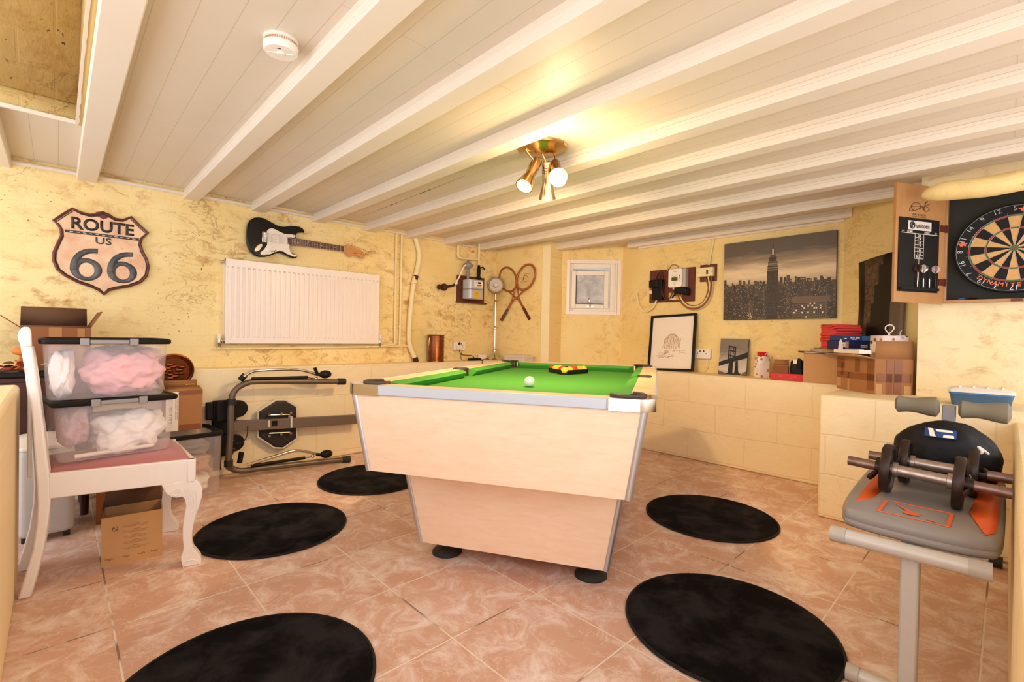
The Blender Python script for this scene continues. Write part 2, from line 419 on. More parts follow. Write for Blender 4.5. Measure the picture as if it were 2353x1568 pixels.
def dup(root, mat, label=None, group=None):
    c = root.copy(); COL.objects.link(c); c.matrix_world = mat
    if label: c['label'] = label
    if group: c['group'] = group
    for ch in list(root.children):
        a = ch.copy(); COL.objects.link(a); a.parent = c
        for g in list(ch.children):
            b = g.copy(); COL.objects.link(b); b.parent = a
    return c

def text(body, name, mat, parent, c, w=None, h=None, ext=.0008, bold=0, mtx=None, shear=0):
    cu = bpy.data.curves.new('txt', 'FONT'); cu.body = body; cu.align_x = 'CENTER'; cu.extrude = 0; cu.offset = bold; cu.shear = shear
    cu.resolution_u = 4
    ob = bpy.data.objects.new('txt', cu); COL.objects.link(ob)
    dg = bpy.context.evaluated_depsgraph_get(); me = bpy.data.meshes.new_from_object(ob.evaluated_get(dg))
    bpy.data.objects.remove(ob); bpy.data.curves.remove(cu)
    xs = [v.co.x for v in me.vertices]; ys = [v.co.y for v in me.vertices]
    sx = w/(max(xs)-min(xs)) if w else None; sy = h/(max(ys)-min(ys)) if h else None
    sx = sx or sy; sy = sy or sx
    mx, my = (max(xs)+min(xs))/2, (max(ys)+min(ys))/2
    m = mtx or Matrix.Identity(4)
    for v in me.vertices:
        v.co = m @ Vector(((v.co.x-mx)*sx+c[0], (v.co.y-my)*sy+c[1], c[2]))
    me.name = name; me.materials.clear(); me.materials.append(M[mat])
    o = bpy.data.objects.new(name, me); COL.objects.link(o); o.parent = parent
    if ext:
        b = o.modifiers.new('thick', 'SOLIDIFY'); b.thickness = ext; b.offset = 0
    return o
def text_into(mb, body, c, w=None, h=None, mi=0, bold=0, fn=None, shear=0):
    """letters added to a mesh that collects several lines of writing"""
    cu = bpy.data.curves.new('txt', 'FONT'); cu.body = body; cu.align_x = 'CENTER'; cu.offset = bold; cu.resolution_u = 2; cu.shear = shear
    ob = bpy.data.objects.new('txt', cu); COL.objects.link(ob)
    dg = bpy.context.evaluated_depsgraph_get(); me = bpy.data.meshes.new_from_object(ob.evaluated_get(dg))
    bpy.data.objects.remove(ob); bpy.data.curves.remove(cu)
    xs = [v.co.x for v in me.vertices]; ys = [v.co.y for v in me.vertices]
    sx = w/(max(xs)-min(xs)) if w else None; sy = h/(max(ys)-min(ys)) if h else None
    sx = sx or sy; sy = sy or sx
    mx, my = (max(xs)+min(xs))/2, (max(ys)+min(ys))/2
    fn = fn or (lambda x, y: (x+c[0], y+c[1], c[2]))
    V = [mb.bm.verts.new(fn((v.co.x-mx)*sx, (v.co.y-my)*sy)) for v in me.vertices]
    for p in me.polygons: mb.face([V[i] for i in p.vertices], mi)
    bpy.data.meshes.remove(me)

# traced outlines in metres
g_body=[(0.9902, 1.7458), (0.9952, 1.7737), (1.0089, 1.8033), (1.0334, 1.8234), (1.0656, 1.8324), (1.0983, 1.8314), (1.1278, 1.821), (1.1577, 1.8084), (1.1879, 1.7957), (1.2184, 1.7909), (1.2453, 1.7935), (1.2802, 1.8045), (1.3196, 1.8125), (1.3557, 1.8125), (1.3801, 1.8021), (1.3926, 1.7855), (1.3911, 1.7727), (1.3724, 1.7717), (1.3442, 1.7642), (1.3304, 1.7524), (1.3254, 1.7331), (1.3328, 1.7177), (1.3449, 1.7155), (1.3415, 1.6653), (1.286, 1.6613), (1.2816, 1.6402), (1.2866, 1.6163), (1.3026, 1.6), (1.3265, 1.595), (1.3406, 1.5865), (1.3388, 1.5717), (1.3189, 1.563), (1.2912, 1.5657), (1.2597, 1.58), (1.2286, 1.5902), (1.2056, 1.5911), (1.1793, 1.5796), (1.1458, 1.5612), (1.109, 1.5465), (1.0726, 1.5418), (1.0437, 1.5499), (1.0186, 1.5719), (1.0006, 1.6004), (0.9897, 1.6376), (0.9864, 1.6796), (0.9871, 1.7144)]
g_guard=[(1.1196, 1.7363), (1.1249, 1.7491), (1.1396, 1.7603), (1.1582, 1.7646), (1.1808, 1.7604), (1.2113, 1.7474), (1.2422, 1.7382), (1.2693, 1.7385), (1.2968, 1.7429), (1.3146, 1.7417), (1.3227, 1.7326), (1.3148, 1.7211), (1.2735, 1.7167), (1.2678, 1.7077), (1.2702, 1.6713), (1.2829, 1.6609), (1.2784, 1.6398), (1.2847, 1.612), (1.3027, 1.5918), (1.3326, 1.5875), (1.3347, 1.5795), (1.3188, 1.5733), (1.291, 1.58), (1.2596, 1.5902), (1.2362, 1.6034), (1.2093, 1.6037), (1.1829, 1.5941), (1.153, 1.5761), (1.1198, 1.5618), (1.0906, 1.556), (1.0778, 1.5641), (1.0794, 1.5801), (1.101, 1.5988), (1.1226, 1.6376), (1.1221, 1.6811)]
g_fret=[(1.2735, 1.7167), (1.7145, 1.7104), (1.7105, 1.6677), (1.2742, 1.6617)]
g_head=[(1.7098, 1.7119), (1.7258, 1.7209), (1.7418, 1.7343), (1.7511, 1.7312), (1.7982, 1.7224), (1.8656, 1.7002), (1.8927, 1.6765), (1.8955, 1.654), (1.8813, 1.6294), (1.8667, 1.6298), (1.8423, 1.6471), (1.8089, 1.6473), (1.7668, 1.6284), (1.7479, 1.6438), (1.7244, 1.6652), (1.7082, 1.6688)]
g_peg=[(1.7416, 1.7445), (1.7755, 1.729), (1.804, 1.716), (1.8279, 1.7085), (1.852, 1.7015), (1.8763, 1.6957)]
g_knob=[(1.1524, 1.6319), (1.1304, 1.6009), (1.1013, 1.5732)]
g_bridge=[(1.0867, 1.7308), (1.1215, 1.7326), (1.1187, 1.6541), (1.0876, 1.6522)]
g_pick=[[(1.1408, 1.7238), (1.1512, 1.7235), (1.1464, 1.6578), (1.1353, 1.6573)], [(1.1933, 1.7243), (1.2059, 1.7255), (1.2075, 1.6548), (1.1954, 1.6534)], [(1.2482, 1.7229), (1.261, 1.7229), (1.2634, 1.6552), (1.251, 1.6542)]]
g_jack=[(1.0715, 1.636), (1.0896, 1.6406), (1.0898, 1.621), (1.072, 1.5909), (1.0488, 1.576), (1.0381, 1.5784), (1.0396, 1.5962), (1.0537, 1.6197)]
g_str=[(1.1179, 1.7221), (1.7145, 1.7059), (1.1205, 1.6611), (1.7105, 1.6722)]
s_out=[(-0.0216, 1.6182), (0.018, 1.6622), (0.0606, 1.7056), (0.0952, 1.6882), (0.1374, 1.6818), (0.1756, 1.6923), (0.1988, 1.7063), (0.2194, 1.7007), (0.2594, 1.679), (0.2999, 1.6799), (0.3358, 1.7064), (0.3782, 1.6608), (0.4225, 1.6179), (0.3906, 1.5792), (0.3818, 1.541), (0.3955, 1.4892), (0.4174, 1.4449), (0.4275, 1.3988), (0.4183, 1.3368), (0.3864, 1.2934), (0.3288, 1.2616), (0.2625, 1.2429), (0.2276, 1.2271), (0.2071, 1.1997), (0.186, 1.2238), (0.145, 1.246), (0.0885, 1.2663), (0.0335, 1.2983), (-0.0024, 1.3314), (-0.0203, 1.3843), (-0.0184, 1.4332), (-0.0032, 1.4841), (0.0133, 1.5356), (0.0109, 1.572), (-0.0017, 1.6004)]
s_route=[(0.055, 1.6538), (0.3508, 1.6594), (0.3498, 1.5828), (0.0568, 1.5798)]
s_us=[(0.1645, 1.5534), (0.2413, 1.5539), (0.2406, 1.5072), (0.1672, 1.5029)]
s_66=[(0.0506, 1.4797), (0.3636, 1.4983), (0.3653, 1.2834), (0.0518, 1.2722)]
s_bar=[(0.0274, 1.5717), (0.3762, 1.5736), (0.3764, 1.5589), (0.0275, 1.5576)]
c_org=[-0.093, 2.471, 0.0]
c_dir=[0.98095, -0.19427]
c_post=[(0.001, 0.9283), (0.0127, 0.8412), (0.0272, 0.6815), (0.0349, 0.5369), (0.0425, 0.4074), (0.0452, 0.3425), (0.0432, 0.2784), (0.0321, 0.176), (0.0108, 0.0769), (-0.008, -0.0025), (0.0262, -0.0059), (0.042, 0.0688), (0.0602, 0.1615), (0.0737, 0.2724), (0.0804, 0.3526), (0.08, 0.4178), (0.0701, 0.5004), (0.06, 0.6227), (0.0416, 0.8086), (0.0271, 0.9284)]
c_scroll=[(0.001, 0.9252), (-0.0059, 0.944), (-0.0082, 0.9644), (-0.0038, 0.9818), (0.0052, 0.9962), (0.0211, 0.9982), (0.0269, 0.9809), (0.0294, 0.9253)]
c_leg=[(0.4142, 0.3585), (0.5279, 0.3646), (0.5358, 0.3587), (0.5478, 0.3427), (0.5559, 0.3177), (0.5535, 0.2848), (0.5447, 0.2483), (0.5332, 0.2125), (0.5246, 0.1716), (0.5203, 0.1347), (0.5206, 0.1016), (0.5267, 0.0719), (0.5407, 0.0497), (0.5527, 0.0279), (0.5549, 0.0035), (0.5511, -0.0123), (0.5256, -0.0202), (0.4984, -0.0166), (0.4886, 0.0008), (0.4826, 0.0304), (0.4817, 0.047), (0.4881, 0.0619), (0.4917, 0.0845), (0.4875, 0.1229), (0.4871, 0.1698), (0.4925, 0.2155), (0.4979, 0.2567), (0.4937, 0.2878), (0.4841, 0.2988), (0.4651, 0.2973), (0.4481, 0.3034), (0.4312, 0.3191), (0.4217, 0.339)]
c_rail=[(0.0798, 0.4503), (0.5306, 0.4512), (0.5315, 0.3586), (0.0804, 0.3559)]
r_U=[(1.583, 3.5, 0.6203), (1.2908, 3.5, 0.6361), (1.0022, 3.5, 0.6517), (0.9222, 3.5, 0.6443), (0.8579, 3.5, 0.605), (0.8309, 3.5, 0.527), (0.8231, 3.5, 0.3139), (0.8125, 3.5, 0.1303), (0.8382, 3.5, 0.0829), (0.9027, 3.5, 0.0537), (1.0093, 3.5, 0.0517), (1.2989, 3.5, 0.0398), (1.6095, 3.5, 0.0227)]
r_rail=[(0.8471, 3.55, 0.3547), (1.6991, 3.55, 0.3074)]
r_railh=[(1.3127, 3.55, 0.3754), (1.3142, 3.55, 0.2698)]
r_seat=[(1.025, 3.6, 0.4292), (1.147, 3.6, 0.5014), (1.2064, 3.6, 0.4966), (1.2896, 3.6, 0.4384), (1.2927, 3.6, 0.2035), (1.1959, 3.6, 0.1442), (1.1367, 3.6, 0.1564), (1.0271, 3.6, 0.2493)]
r_foot1=[(0.7227, 3.62, 0.5165), (0.8751, 3.62, 0.5094), (0.9613, 3.62, 0.4479), (0.9294, 3.62, 0.4), (0.7286, 3.62, 0.4127)]
r_foot2=[(0.7127, 3.62, 0.2858), (0.8908, 3.62, 0.2763), (0.9449, 3.62, 0.2179), (0.9053, 3.62, 0.1639), (0.7162, 3.62, 0.1793)]
r_arm1=[(0.9008, 3.45, 0.6899), (0.9473, 3.45, 0.7195), (1.0139, 3.45, 0.7285), (1.2412, 3.45, 0.726), (1.3797, 3.45, 0.6861)]
r_cyl1=[(0.9479, 3.45, 0.6732), (1.3177, 3.45, 0.6669), (1.3802, 3.45, 0.6544)]
r_grip1=[(1.3797, 3.45, 0.6861), (1.4764, 3.45, 0.6689)]
r_pin1=[(1.3696, 3.45, 0.7339), (1.3892, 3.45, 0.6857)]
r_arm2=[(0.9283, 3.45, 0.0918), (1.1042, 3.45, 0.1203), (1.2491, 3.45, 0.1394), (1.3882, 3.45, 0.0952)]
r_cyl2=[(0.9547, 3.45, 0.0813), (1.3106, 3.45, 0.0765), (1.3663, 3.45, 0.0798)]
r_grip2=[(1.4042, 3.45, 0.0863), (1.4953, 3.45, 0.0649)]
r_pin2=[(0.8962, 3.45, 0.1836), (0.8841, 3.45, 0.114)]
r_strap=[(0.7715, 3.6, 0.1888), (0.7676, 3.6, 0.0797)]
# ------------------------------------------------------------------ the room
Z0 = lambda z0, z1: (lambda a, b, t: (a, b, z0 if t == 0 else z1))
def plan(name, pts, z0, z1, mat):
    m = MB(); m.prism(pts, Z0(z0, z1)); return struct(m.build(name, mat))
def slab(name, lo, hi, mat, bevel=0):
    m = MB(); m.b2(lo, hi); return struct(m.build(name, mat, bevel=bevel))
slab('floor', (-1.3, -1.3, -.1), (4.5, 4.1, 0), 'floor')
slab('wall_left', (-1.3, 3.87, .72), (3.46, 4.05, 2.1), 'wall_L')
slab('wall_left_lower', (-1.3, 3.70, 0), (3.80, 4.05, .735), 'block_L', .012)
plan('wall_back', [(3.45, 3.87), (3.526, 3.25), (3.551, 3.178), (3.775, 3.21), (3.95, 3.45), (3.95, 4.05), (3.45, 4.05)], .5, 2.1, 'wall_far')
WX = on_wall((3.775, 3.21, 0), (.676, -.737))
def wall_window():
    m = MB()
    for lo, hi in (((0, .5, -.16), (.06, 2.1, 0)), ((.55, .5, -.16), (.62, 2.1, 0)), ((.06, .5, -.16), (.55, 1.25, 0)), ((.06, 1.77, -.16), (.55, 2.1, 0))): m.b2(lo, hi)
    bmesh.ops.transform(m.bm, matrix=WX, verts=m.bm.verts[:])
    struct(m.build('wall_window', 'wall_win'))
wall_window()
plan('wall_right', [(4.194, 2.753), (4.085, 2.42), (4.085, .83), (4.4, .83), (4.4, 2.753)], .5, 2.1, 'wall_far')
plan('wall_corner', [(4.085, .83), (3.73, .36), (4.2, .3), (4.4, .83)], .5, 2.1, 'wall_far')
plan('wall_pier', [(3.73, .36), (3.56, .36), (3.56, -1.3), (4.2, -1.3), (4.2, .36)], .5, 2.1, 'pier')
slab('wall_right_lower', (3.80, .6, 0), (4.3, 3.3, .708), 'block_R', .012)
slab('wall_plinth', (3.14, -1.3, 0), (3.82, .735, .698), 'block_R', .012)
slab('wall_partition_right', (.35, -.3, 0), (3.16, -.022, .65), 'part', .015)
slab('wall_partition_left', (-.4, .3, 0), (-.107, 2.75, .765), 'part', .015)
# plaster bulge over the dart cabinet
m = MB()
pts = []
for k in range(33):
    t = (k/32)**2.2; y = .325-1.2*t
    w = math.sqrt(max(0, 1-(1-min(1, t/.09))**2))*.995+.005
    pts.append([(3.2+.07*w*math.cos(a)+.004*math.sin(9*t+a), y, 1.757+(.046*w)*math.sin(a)+.005*math.sin(23*t)) for a in [2*PI*i/16 for i in range(16)]])
m.loft(pts); struct(m.build('wall_lintel', 'wall_far'))
# ceiling
m = MB(); m.b2((.08, -1.3, 1.945), (4.45, 4.05, 1.99)); m.b2((-1.3, 3.0, 1.945), (.0801, 4.05, 1.99)); struct(m.build('ceiling', 'boards'))
def beam(x0, x1, y0, y1):
    m = MB(); zb = 1.88
    prof = [(x0+.006, 1.95), (x0+.006, 1.925), (x0, 1.921), (x0, 1.912), (x0+.003, 1.909), (x0, 1.906), (x0, zb+.004), (x0+.004, zb), (x1-.004, zb), (x1, zb+.004), (x1, 1.95)]
    m.loft([[(x, y0, z) for x, z in prof], [(x, (y0+y1)/2, z) for x, z in prof], [(x, y1, z) for x, z in prof]])
    struct(m.build('ceiling_beam', 'beam'))
for x0, x1, y0, y1 in ((-.285, -.19, 3.0, 3.88), (.078, .172, -1.3, 3.88), (.608, .70, -1.3, 3.88), (1.023, 1.115, -1.3, 3.88), (1.472, 1.562, -1.3, 3.88), (1.91, 2.0, -1.3, 3.88),
                       (2.32, 2.41, -1.3, 3.88), (2.744, 2.834, -1.3, 3.88), (3.164, 3.254, -1.3, 3.88), (3.65, 3.74, .3, 3.22), (4.03, 4.10, .78, 2.6)): beam(x0, x1, y0, y1)
m = MB(); m.tube([(-1.3, 3.864, 1.915), (3.45, 3.864, 1.915)], .013, 8); struct(m.build('trim_1', 'beam'))
m = MB(); m.tube([(4.08, .83, 1.872), (4.08, 2.5, 1.872)], .011, 8); struct(m.build('trim_2', 'beam'))
bt = on_wall((3.526, 3.25, 0), (.025, -.072)); m = MB(); m.b2((-.004, .7, -.01), (.080, 1.9, .008)); bmesh.ops.transform(m.bm, matrix=bt, verts=m.bm.verts[:]); struct(m.build('trim_3', 'batten'))
# stairwell above the opening
m = MB()
m.poly([(-1.3, 2.997, 1.94), (.082, 2.997, 1.94), (.082, 2.997, 2.045), (-1.3, 2.997, 2.045)])
m.poly([(-1.3, 2.997, 2.045), (.082, 2.997, 2.045), (.082, 1.0, 2.9), (-1.3, 1.0, 2.9)])
m.poly([(.082, 2.997, 1.94), (.082, 2.997, 2.045), (.082, 1.0, 2.9), (.082, .2, 2.9), (.082, .2, 1.94)])
m.poly([(-1.3, 2.997, 1.94), (-1.3, 2.997, 2.045), (-1.3, 1.0, 2.9), (-1.3, .2, 2.9), (-1.3, .2, 1.94)])
struct(m.build('wall_stairwell', 'wall_L', solid=.02))
def ragged(name, a, b, w, seed):
    m = MB(); a = Vector(a); b = Vector(b); d = (b-a).normalized(); s = d.cross(Vector((0, 0, 1))); A = []
    for k in range(61):
        p = a.lerp(b, k/60); q = w*(.6+.8*abs(noise.noise(Vector((k*.35, seed, 0)))))
        A.append([p+s*o+Vector((0, 0, z)) for o, z in ((0, 0), (0, -.014), (q, -.012), (q, .004))])
    m.loft(A); struct(m.build(name, 'beam'))
ragged('trim_4', (.055, 3.0, 1.945), (.055, .3, 1.945), -.014, 1)
ragged('trim_5', (-1.2, 2.985, 1.945), (.06, 2.985, 1.945), .008, 5)

# window in the splayed corner
w1 = bpy.data.objects.new('window_1', None); COL.objects.link(w1); w1.matrix_world = WX; w1['kind'] = 'structure'
def ring(m, x0, y0, x1, y1, w, z0, z1, mi=0):
    m.b2((x0, y0, z0), (x0+w, y1, z1), mi); m.b2((x1-w, y0, z0), (x1, y1, z1), mi)
    m.b2((x0+w, y0, z0), (x1-w, y0+w, z1), mi); m.b2((x0+w, y1-w, z0), (x1-w, y1, z1), mi)
m = MB(); ring(m, .045, 1.227, .604, 1.794, .038, -.02, .014); m.build('architrave', 'white', w1, .004)
m = MB(); ring(m, .055, 1.245, .56, 1.775, .06, -.13, -.04); m.build('outer_frame', 'white_pl', w1, .004)
m = MB(); ring(m, .050, 1.238, .562, 1.782, .014, -.12, .008); m.build('reveal_lining', 'white', w1)
m = MB(); ring(m, .099, 1.293, .482, 1.685, .047, -.075, -.02); m.build('sash', 'white_pl', w1, .005)
m = MB(); ring(m, .146, 1.338, .446, 1.652, .007, -.045, -.024); m.build('glazing_gasket', 'black_rub', w1)
m = MB(); m.b2((.15, 1.342, -.05), (.444, 1.648, -.042)); m.build('pane', 'glass', w1)
m = MB(); m.tube([(.295, 1.318, -.018), (.295, 1.322, -.002), (.29, 1.35, .006), (.283, 1.375, .008), (.278, 1.40, .004)], [.006, .006, .007, .008, .006], 10)
m.b2((.262, 1.308, -.02), (.328, 1.322, -.012)); m.ball((.295, 1.318, -.008), .011); m.build('window_handle', 'chrome', w1)
# light well outside the pane
m = MB(); m.b2((-.2, .9, -.75), (.9, 2.6, -.7)); bmesh.ops.transform(m.bm, matrix=WX, verts=m.bm.verts[:]); struct(m.build('exterior_light_well', pm('render_grey', '#8f9194', .9, na=.2, ns=6)))

# ------------------------------------------------------------------ camera and light
cam = bpy.data.cameras.new('camera'); cam.lens = 16.7040; cam.sensor_width = 36; cam.clip_start = .02
co = bpy.data.objects.new('camera', cam); COL.objects.link(co); SC.camera = co
CR = [[0.722218, -0.691402, 0.019105], [0.005597, -0.021779, -0.999747], [0.691643, 0.722142, -0.011859]]
rt, dn, fw = [Vector(r) for r in CR]
mm = Matrix((rt, -dn, -fw)).transposed().to_4x4(); mm.translation = (0, 0, 1); co.matrix_world = mm

W = bpy.data.worlds.new('world'); SC.world = W; W.use_nodes = True
bg = W.node_tree.nodes['Background']; bg.inputs[0].default_value = lin('#f3f3fb'); bg.inputs[1].default_value = 2.9  # even world light added as fill, entering through the room's open back
def lamp(name, kind, loc, power, col, **kw):
    l = bpy.data.lights.new(name, kind); l.energy = power; l.color = lin(col)[:3]
    for k, v in kw.items(): setattr(l, k, v)
    o = bpy.data.objects.new(name, l); COL.objects.link(o); o.location = loc; return o
SC.view_settings.view_transform = 'Standard'; SC.view_settings.look = 'None'; SC.view_settings.gamma = 1; SC.view_settings.exposure = .12
SC.view_settings.use_curve_mapping = False
SC.cycles.use_denoising = True; SC.cycles.max_bounces = 10; SC.cycles.diffuse_bounces = 6; SC.cycles.transparent_max_bounces = 16
SC.cycles.sample_clamp_indirect = 6; SC.cycles.caustics_reflective = False; SC.cycles.caustics_refractive = False
# open joint between two ceiling boards
m = MB(); A = []
for k in range(41):
    t = k/40; w = .006*max(.15, abs(noise.noise(Vector((k*.4, 3, 0))))*2.2*math.sin(PI*t))
    A.append([(1.748+.042*t-w, 2.266+1.374*t, 1.9447), (1.748+.042*t+w, 2.266+1.374*t, 1.9447)])
m.loft([[p[0], p[1], (p[1][0], p[1][1], 1.9455), (p[0][0], p[0][1], 1.9455)] for p in A]); struct(m.build('ceiling_gap', 'ink_b'))
# ------------------------------------------------------------------ pool table
T = thing('pool_table', 'pool table with pale maple cabinet and green cloth in the middle of the room', 'pool table', at(1.94, 1.745, 0, 29.4))
def tap(name, mat, ts, bs, z1, z0, r=.03, op=False):
    m = MB(); A = rrect(*bs, r, 4); B = rrect(*ts, r, 4)
    m.loft([[(x, y, z0) for x, y in A], [(x, y, z1) for x, y in B]], 0, True, not op); return m.build(name, mat, T)
tap('cabinet', 'maple', (1.95, 1.09), (1.886, .996), .766, .464, .012, True)
tap('base', 'maple', (1.436, .942), (1.34, .814), .47, .085, .012)
for sx in (-1, 1):
    for sy in (-1, 1):
        m = MB(); m.tube([(sx*.968, sy*.538, .766), (sx*.936, sy*.491, .464)], .013, 10); m.build('corner_strip', 'silver', T)
        m = MB(); m.tube([(sx*.711, sy*.464, .463), (sx*.663, sy*.400, .086)], .012, 10); m.build('base_corner_strip', 'silver', T)
        m = MB(); m.lathe([(.068, 0), (.068, .008), (.055, .022), (.03, .034), (.022, .087)], (sx*.55, sy*.328, 0)); m.build('foot', 'black_rub', T)
HL, HW = .98, .5715
m = MB(); m.b2((-.94, -.53, .72), (.94, .53, .757)); m.build('bed_cloth', 'felt', T)
for sx in (-1, 1):           # end rails
    m = MB(); m.b2((sx*.893, -.435, .765), (sx*HL, .435, .80)); m.build('rail', 'maple_rail', T, .004)
    m = MB(); m.b2((sx*(HL-.004), -.42, .764), (sx*(HL+.006), .43, .802)); m.build('rail_edging', 'silver_trim', T, .004)
    for a, b in ((-.84, -.052), (.052, .84)):
        m = MB(); m.b2((a, sx*.486, .765), (b, sx*HW, .80)); m.build('rail', 'maple_rail', T, .004)
    m = MB(); m.b2((-.84, sx*(HW-.004), .764), (.84, sx*(HW+.006), .802)); m.build('rail_edging', 'silver_trim', T, .004)
    # middle pocket
    m = MB(); m.b2((-.052, sx*.548, .765), (.052, sx*HW, .80)); m.build('rail', 'maple_rail', T)
    m = MB(); m.tube([(.05*math.cos(a), sx*(.492+.058*math.sin(a)), .80) for a in [PI*k/12 for k in range(13)]], .006, 8)
    m.b2((-.054, sx*.48, .757), (-.046, sx*.50, .803)); m.b2((.046, sx*.48, .757), (.054, sx*.50, .803))
    m.loft([[(.05*math.cos(a), sx*(.492+.055*math.sin(a)), z) for a in [PI*k/12 for k in range(13)]] for z in (.80, .7585)], 0, True, True)
    m.build('pocket', 'pocket', T)
def cushion(p0, p1, inw):
    d = Vector(p1)-Vector(p0); n = Vector(inw); m = MB(); dd = d.normalized()
    A = []
    for p, s in ((Vector(p0), 1), (Vector(p1), -1)):
        A.append([(p+n*o+dd*s*o*.75).to_tuple()+(z,) for o, z in ((0, .799), (.012, .7995), (.038, .792), (.046, .786), (.044, .781), (.022, .757), (0, .757))])
    m.loft(A); m.build('cushion', 'felt_c', T)
for sx in (-1, 1):
    cushion((sx*.893, -.425), (sx*.893, .425), (-sx, 0))
    for a, b in ((-.835, -.046), (.046, .835)): cushion((a, sx*.486), (b, sx*.486), (0, -sx))
    for sy in (-1, 1):
        px, py = .888, .482       # corner pocket centre (outwards)
        arc = [(px+.058*math.cos(a), py+.058*math.sin(a)) for a in [R(-75+k*240/16-5) for k in range(17)]]
        outer = [(.80 if False else .835, HW), (.835, HW)]
        cap = [(HL, .425)] + [(HL, HW-.05)] + [(HL-.05+.05*math.sin(R(k*15)), HW-.05+.05*math.cos(R(k*15))) for k in range(5, 0, -1)] + [(HL-.05, HW), (.835, HW), (.835, .486)]
        inner = [(px+.058*math.cos(a), py+.058*math.sin(a)) for a in [R(165-k*15) for k in range(0, 17)]]
        cap = cap + [(x, y) for x, y in inner] + [(.893, .425)]
        m = MB(); m.prism([(sx*(x+.006*(x > .97)), sy*(y+.006*(y > .56))) for x, y in cap], lambda a, b, t: (a, b, .762 if t == 0 else .8035)); m.build('corner_cap', 'chrome', T, .004)
        m = MB(); m.tube([(sx*(px+.056*math.cos(a)), sy*(py+.056*math.sin(a)), .8045) for a in [R(165-k*15) for k in range(0, 17)]], .008, 8)
        m.lathe([(.055, .7585), (.055, .760)], (sx*px, sy*py, 0)); m.build('pocket', 'pocket', T)

def tp(a, b, z): return at(1.94, 1.745, 0, 29.4) @ Vector((a, b, z))
m = MB(); m.ball((0, 0, 0), .0252, sub=4); o = m.build('cue_ball', 'ball_w'); o.location = tp(-.365, .002, .7822)
tag(o, 'white cue ball alone on the green cloth', 'ball')
# rack with fifteen balls
RK = Matrix.Translation(tp(.405, -.02, .757)) @ Matrix.Rotation(R(29.4+3), 4, 'Z')
m = MB(); br = .0254; L = 5*2*br
hx = [(.0, 0)]
def tri(off, rc):
    # rounded triangle, apex at the origin, opening along +x
    A = Vector((-off*2, 0)); h = .236+off; B = Vector((h, (h+off*2)*math.tan(R(30)))); C = Vector((h, -(h+off*2)*math.tan(R(30)))); o = []
    for p, q, s in ((C, A, B), (A, B, C), (B, C, A)):
        u = (p-q).normalized(); v = (s-q).normalized(); dlen = rc/math.tan(R(30)); c = q+(u+v).normalized()*(rc/math.sin(R(30)))
        a0 = (q+u*dlen-c); a1 = (q+v*dlen-c)
        for k in range(7):
            t = k/6; w = (a0*(1-t)+a1*t).normalized()*rc; o.append(c+w)
    return o
I, O = tri(.004, .026), tri(.013, .034); rz_ = .029
m.loft([[(*p, z) for p in ps] + [(*ps[0], z)] for ps, z in ((I, .002), (O, .002), (O, rz_), (I, rz_), (I, .002))], 0, False, False, True)
o = m.build('ball_rack', 'black_pl', None, .0015); o.matrix_world = RK
tag(o, 'black plastic triangle rack holding the red and yellow balls on the cloth', 'ball rack')
lay = [['y'], ['r', 'y'], ['y', 'k', 'r'], ['y', 'r', 'r', 'y'], ['r', 'y', 'r', 'r', 'y']]
ordn = ['leftmost', 'second from left', 'middle', 'second from right', 'rightmost']
names = {1: ['only'], 2: ['left', 'right'], 3: ['left', 'middle', 'right'], 4: ['far left', 'left of centre', 'right of centre', 'far right'], 5: ['far left', 'second from left', 'middle', 'second from right', 'far right']}
rown = ['at the front point', 'in the second row', 'in the third row', 'in the fourth row', 'in the back row']
balls = {}
for k, row in enumerate(lay):
    for i, cc in enumerate(row):
        y = (len(row)-1)/2*2*br-i*2*br
        p = RK @ Vector((.030+br*1.732*k, y, .0254)); c = {'r': 'red', 'y': 'yellow', 'k': 'black'}[cc]
        if cc not in balls:
            mb = MB(); mb.ball((0, 0, 0), .0252, sub=3); ob = mb.build('pool_ball', 'ball_'+{'k': 'b'}.get(cc, cc)); balls[cc] = ob
        else:
            ob = balls[cc].copy(); COL.objects.link(ob)
        ob.location = p; nm = names[len(row)][i]
        lab = '%s pool ball %s%s of the triangle rack' % (c, '' if k == 0 else nm+' ', rown[k])
        tag(ob, lab, 'ball', 'pool balls in the rack')

# ------------------------------------------------------------------ floor mats
def mat_disc(x, y, lab, first=[None]):
    if first[0] is None:
        t = thing('round_mat', lab, 'mat', at(x, y), 'round black floor mats')
        m = MB(); m.lathe([(.332, .001), (.337, .004), (.336, .010), (.31, .012), (0, .012)], seg=72); m.build('pile', 'rug', t)
        m = MB(); m.tube([(.341*math.cos(2*PI*k/72), .341*math.sin(2*PI*k/72), .0055) for k in range(72)], .0055, 8, closed=True); m.build('binding', 'rug_edge', t)
        first[0] = t
    else: dup(first[0], at(x, y, 0, x*90), lab)
mat_disc(.80, 2.55, 'round black mat beside the clawed front foot of the white chair')
mat_disc(1.56, 2.99, 'round black mat partly under the far left side of the pool table')
mat_disc(.39, 1.45, 'large-looking round black mat cut by the bottom edge, left of centre')
mat_disc(2.66, 1.14, 'round black mat between the pool table and the right block wall')
mat_disc(1.70, .66, 'round black mat in front of the grey exercise bench')

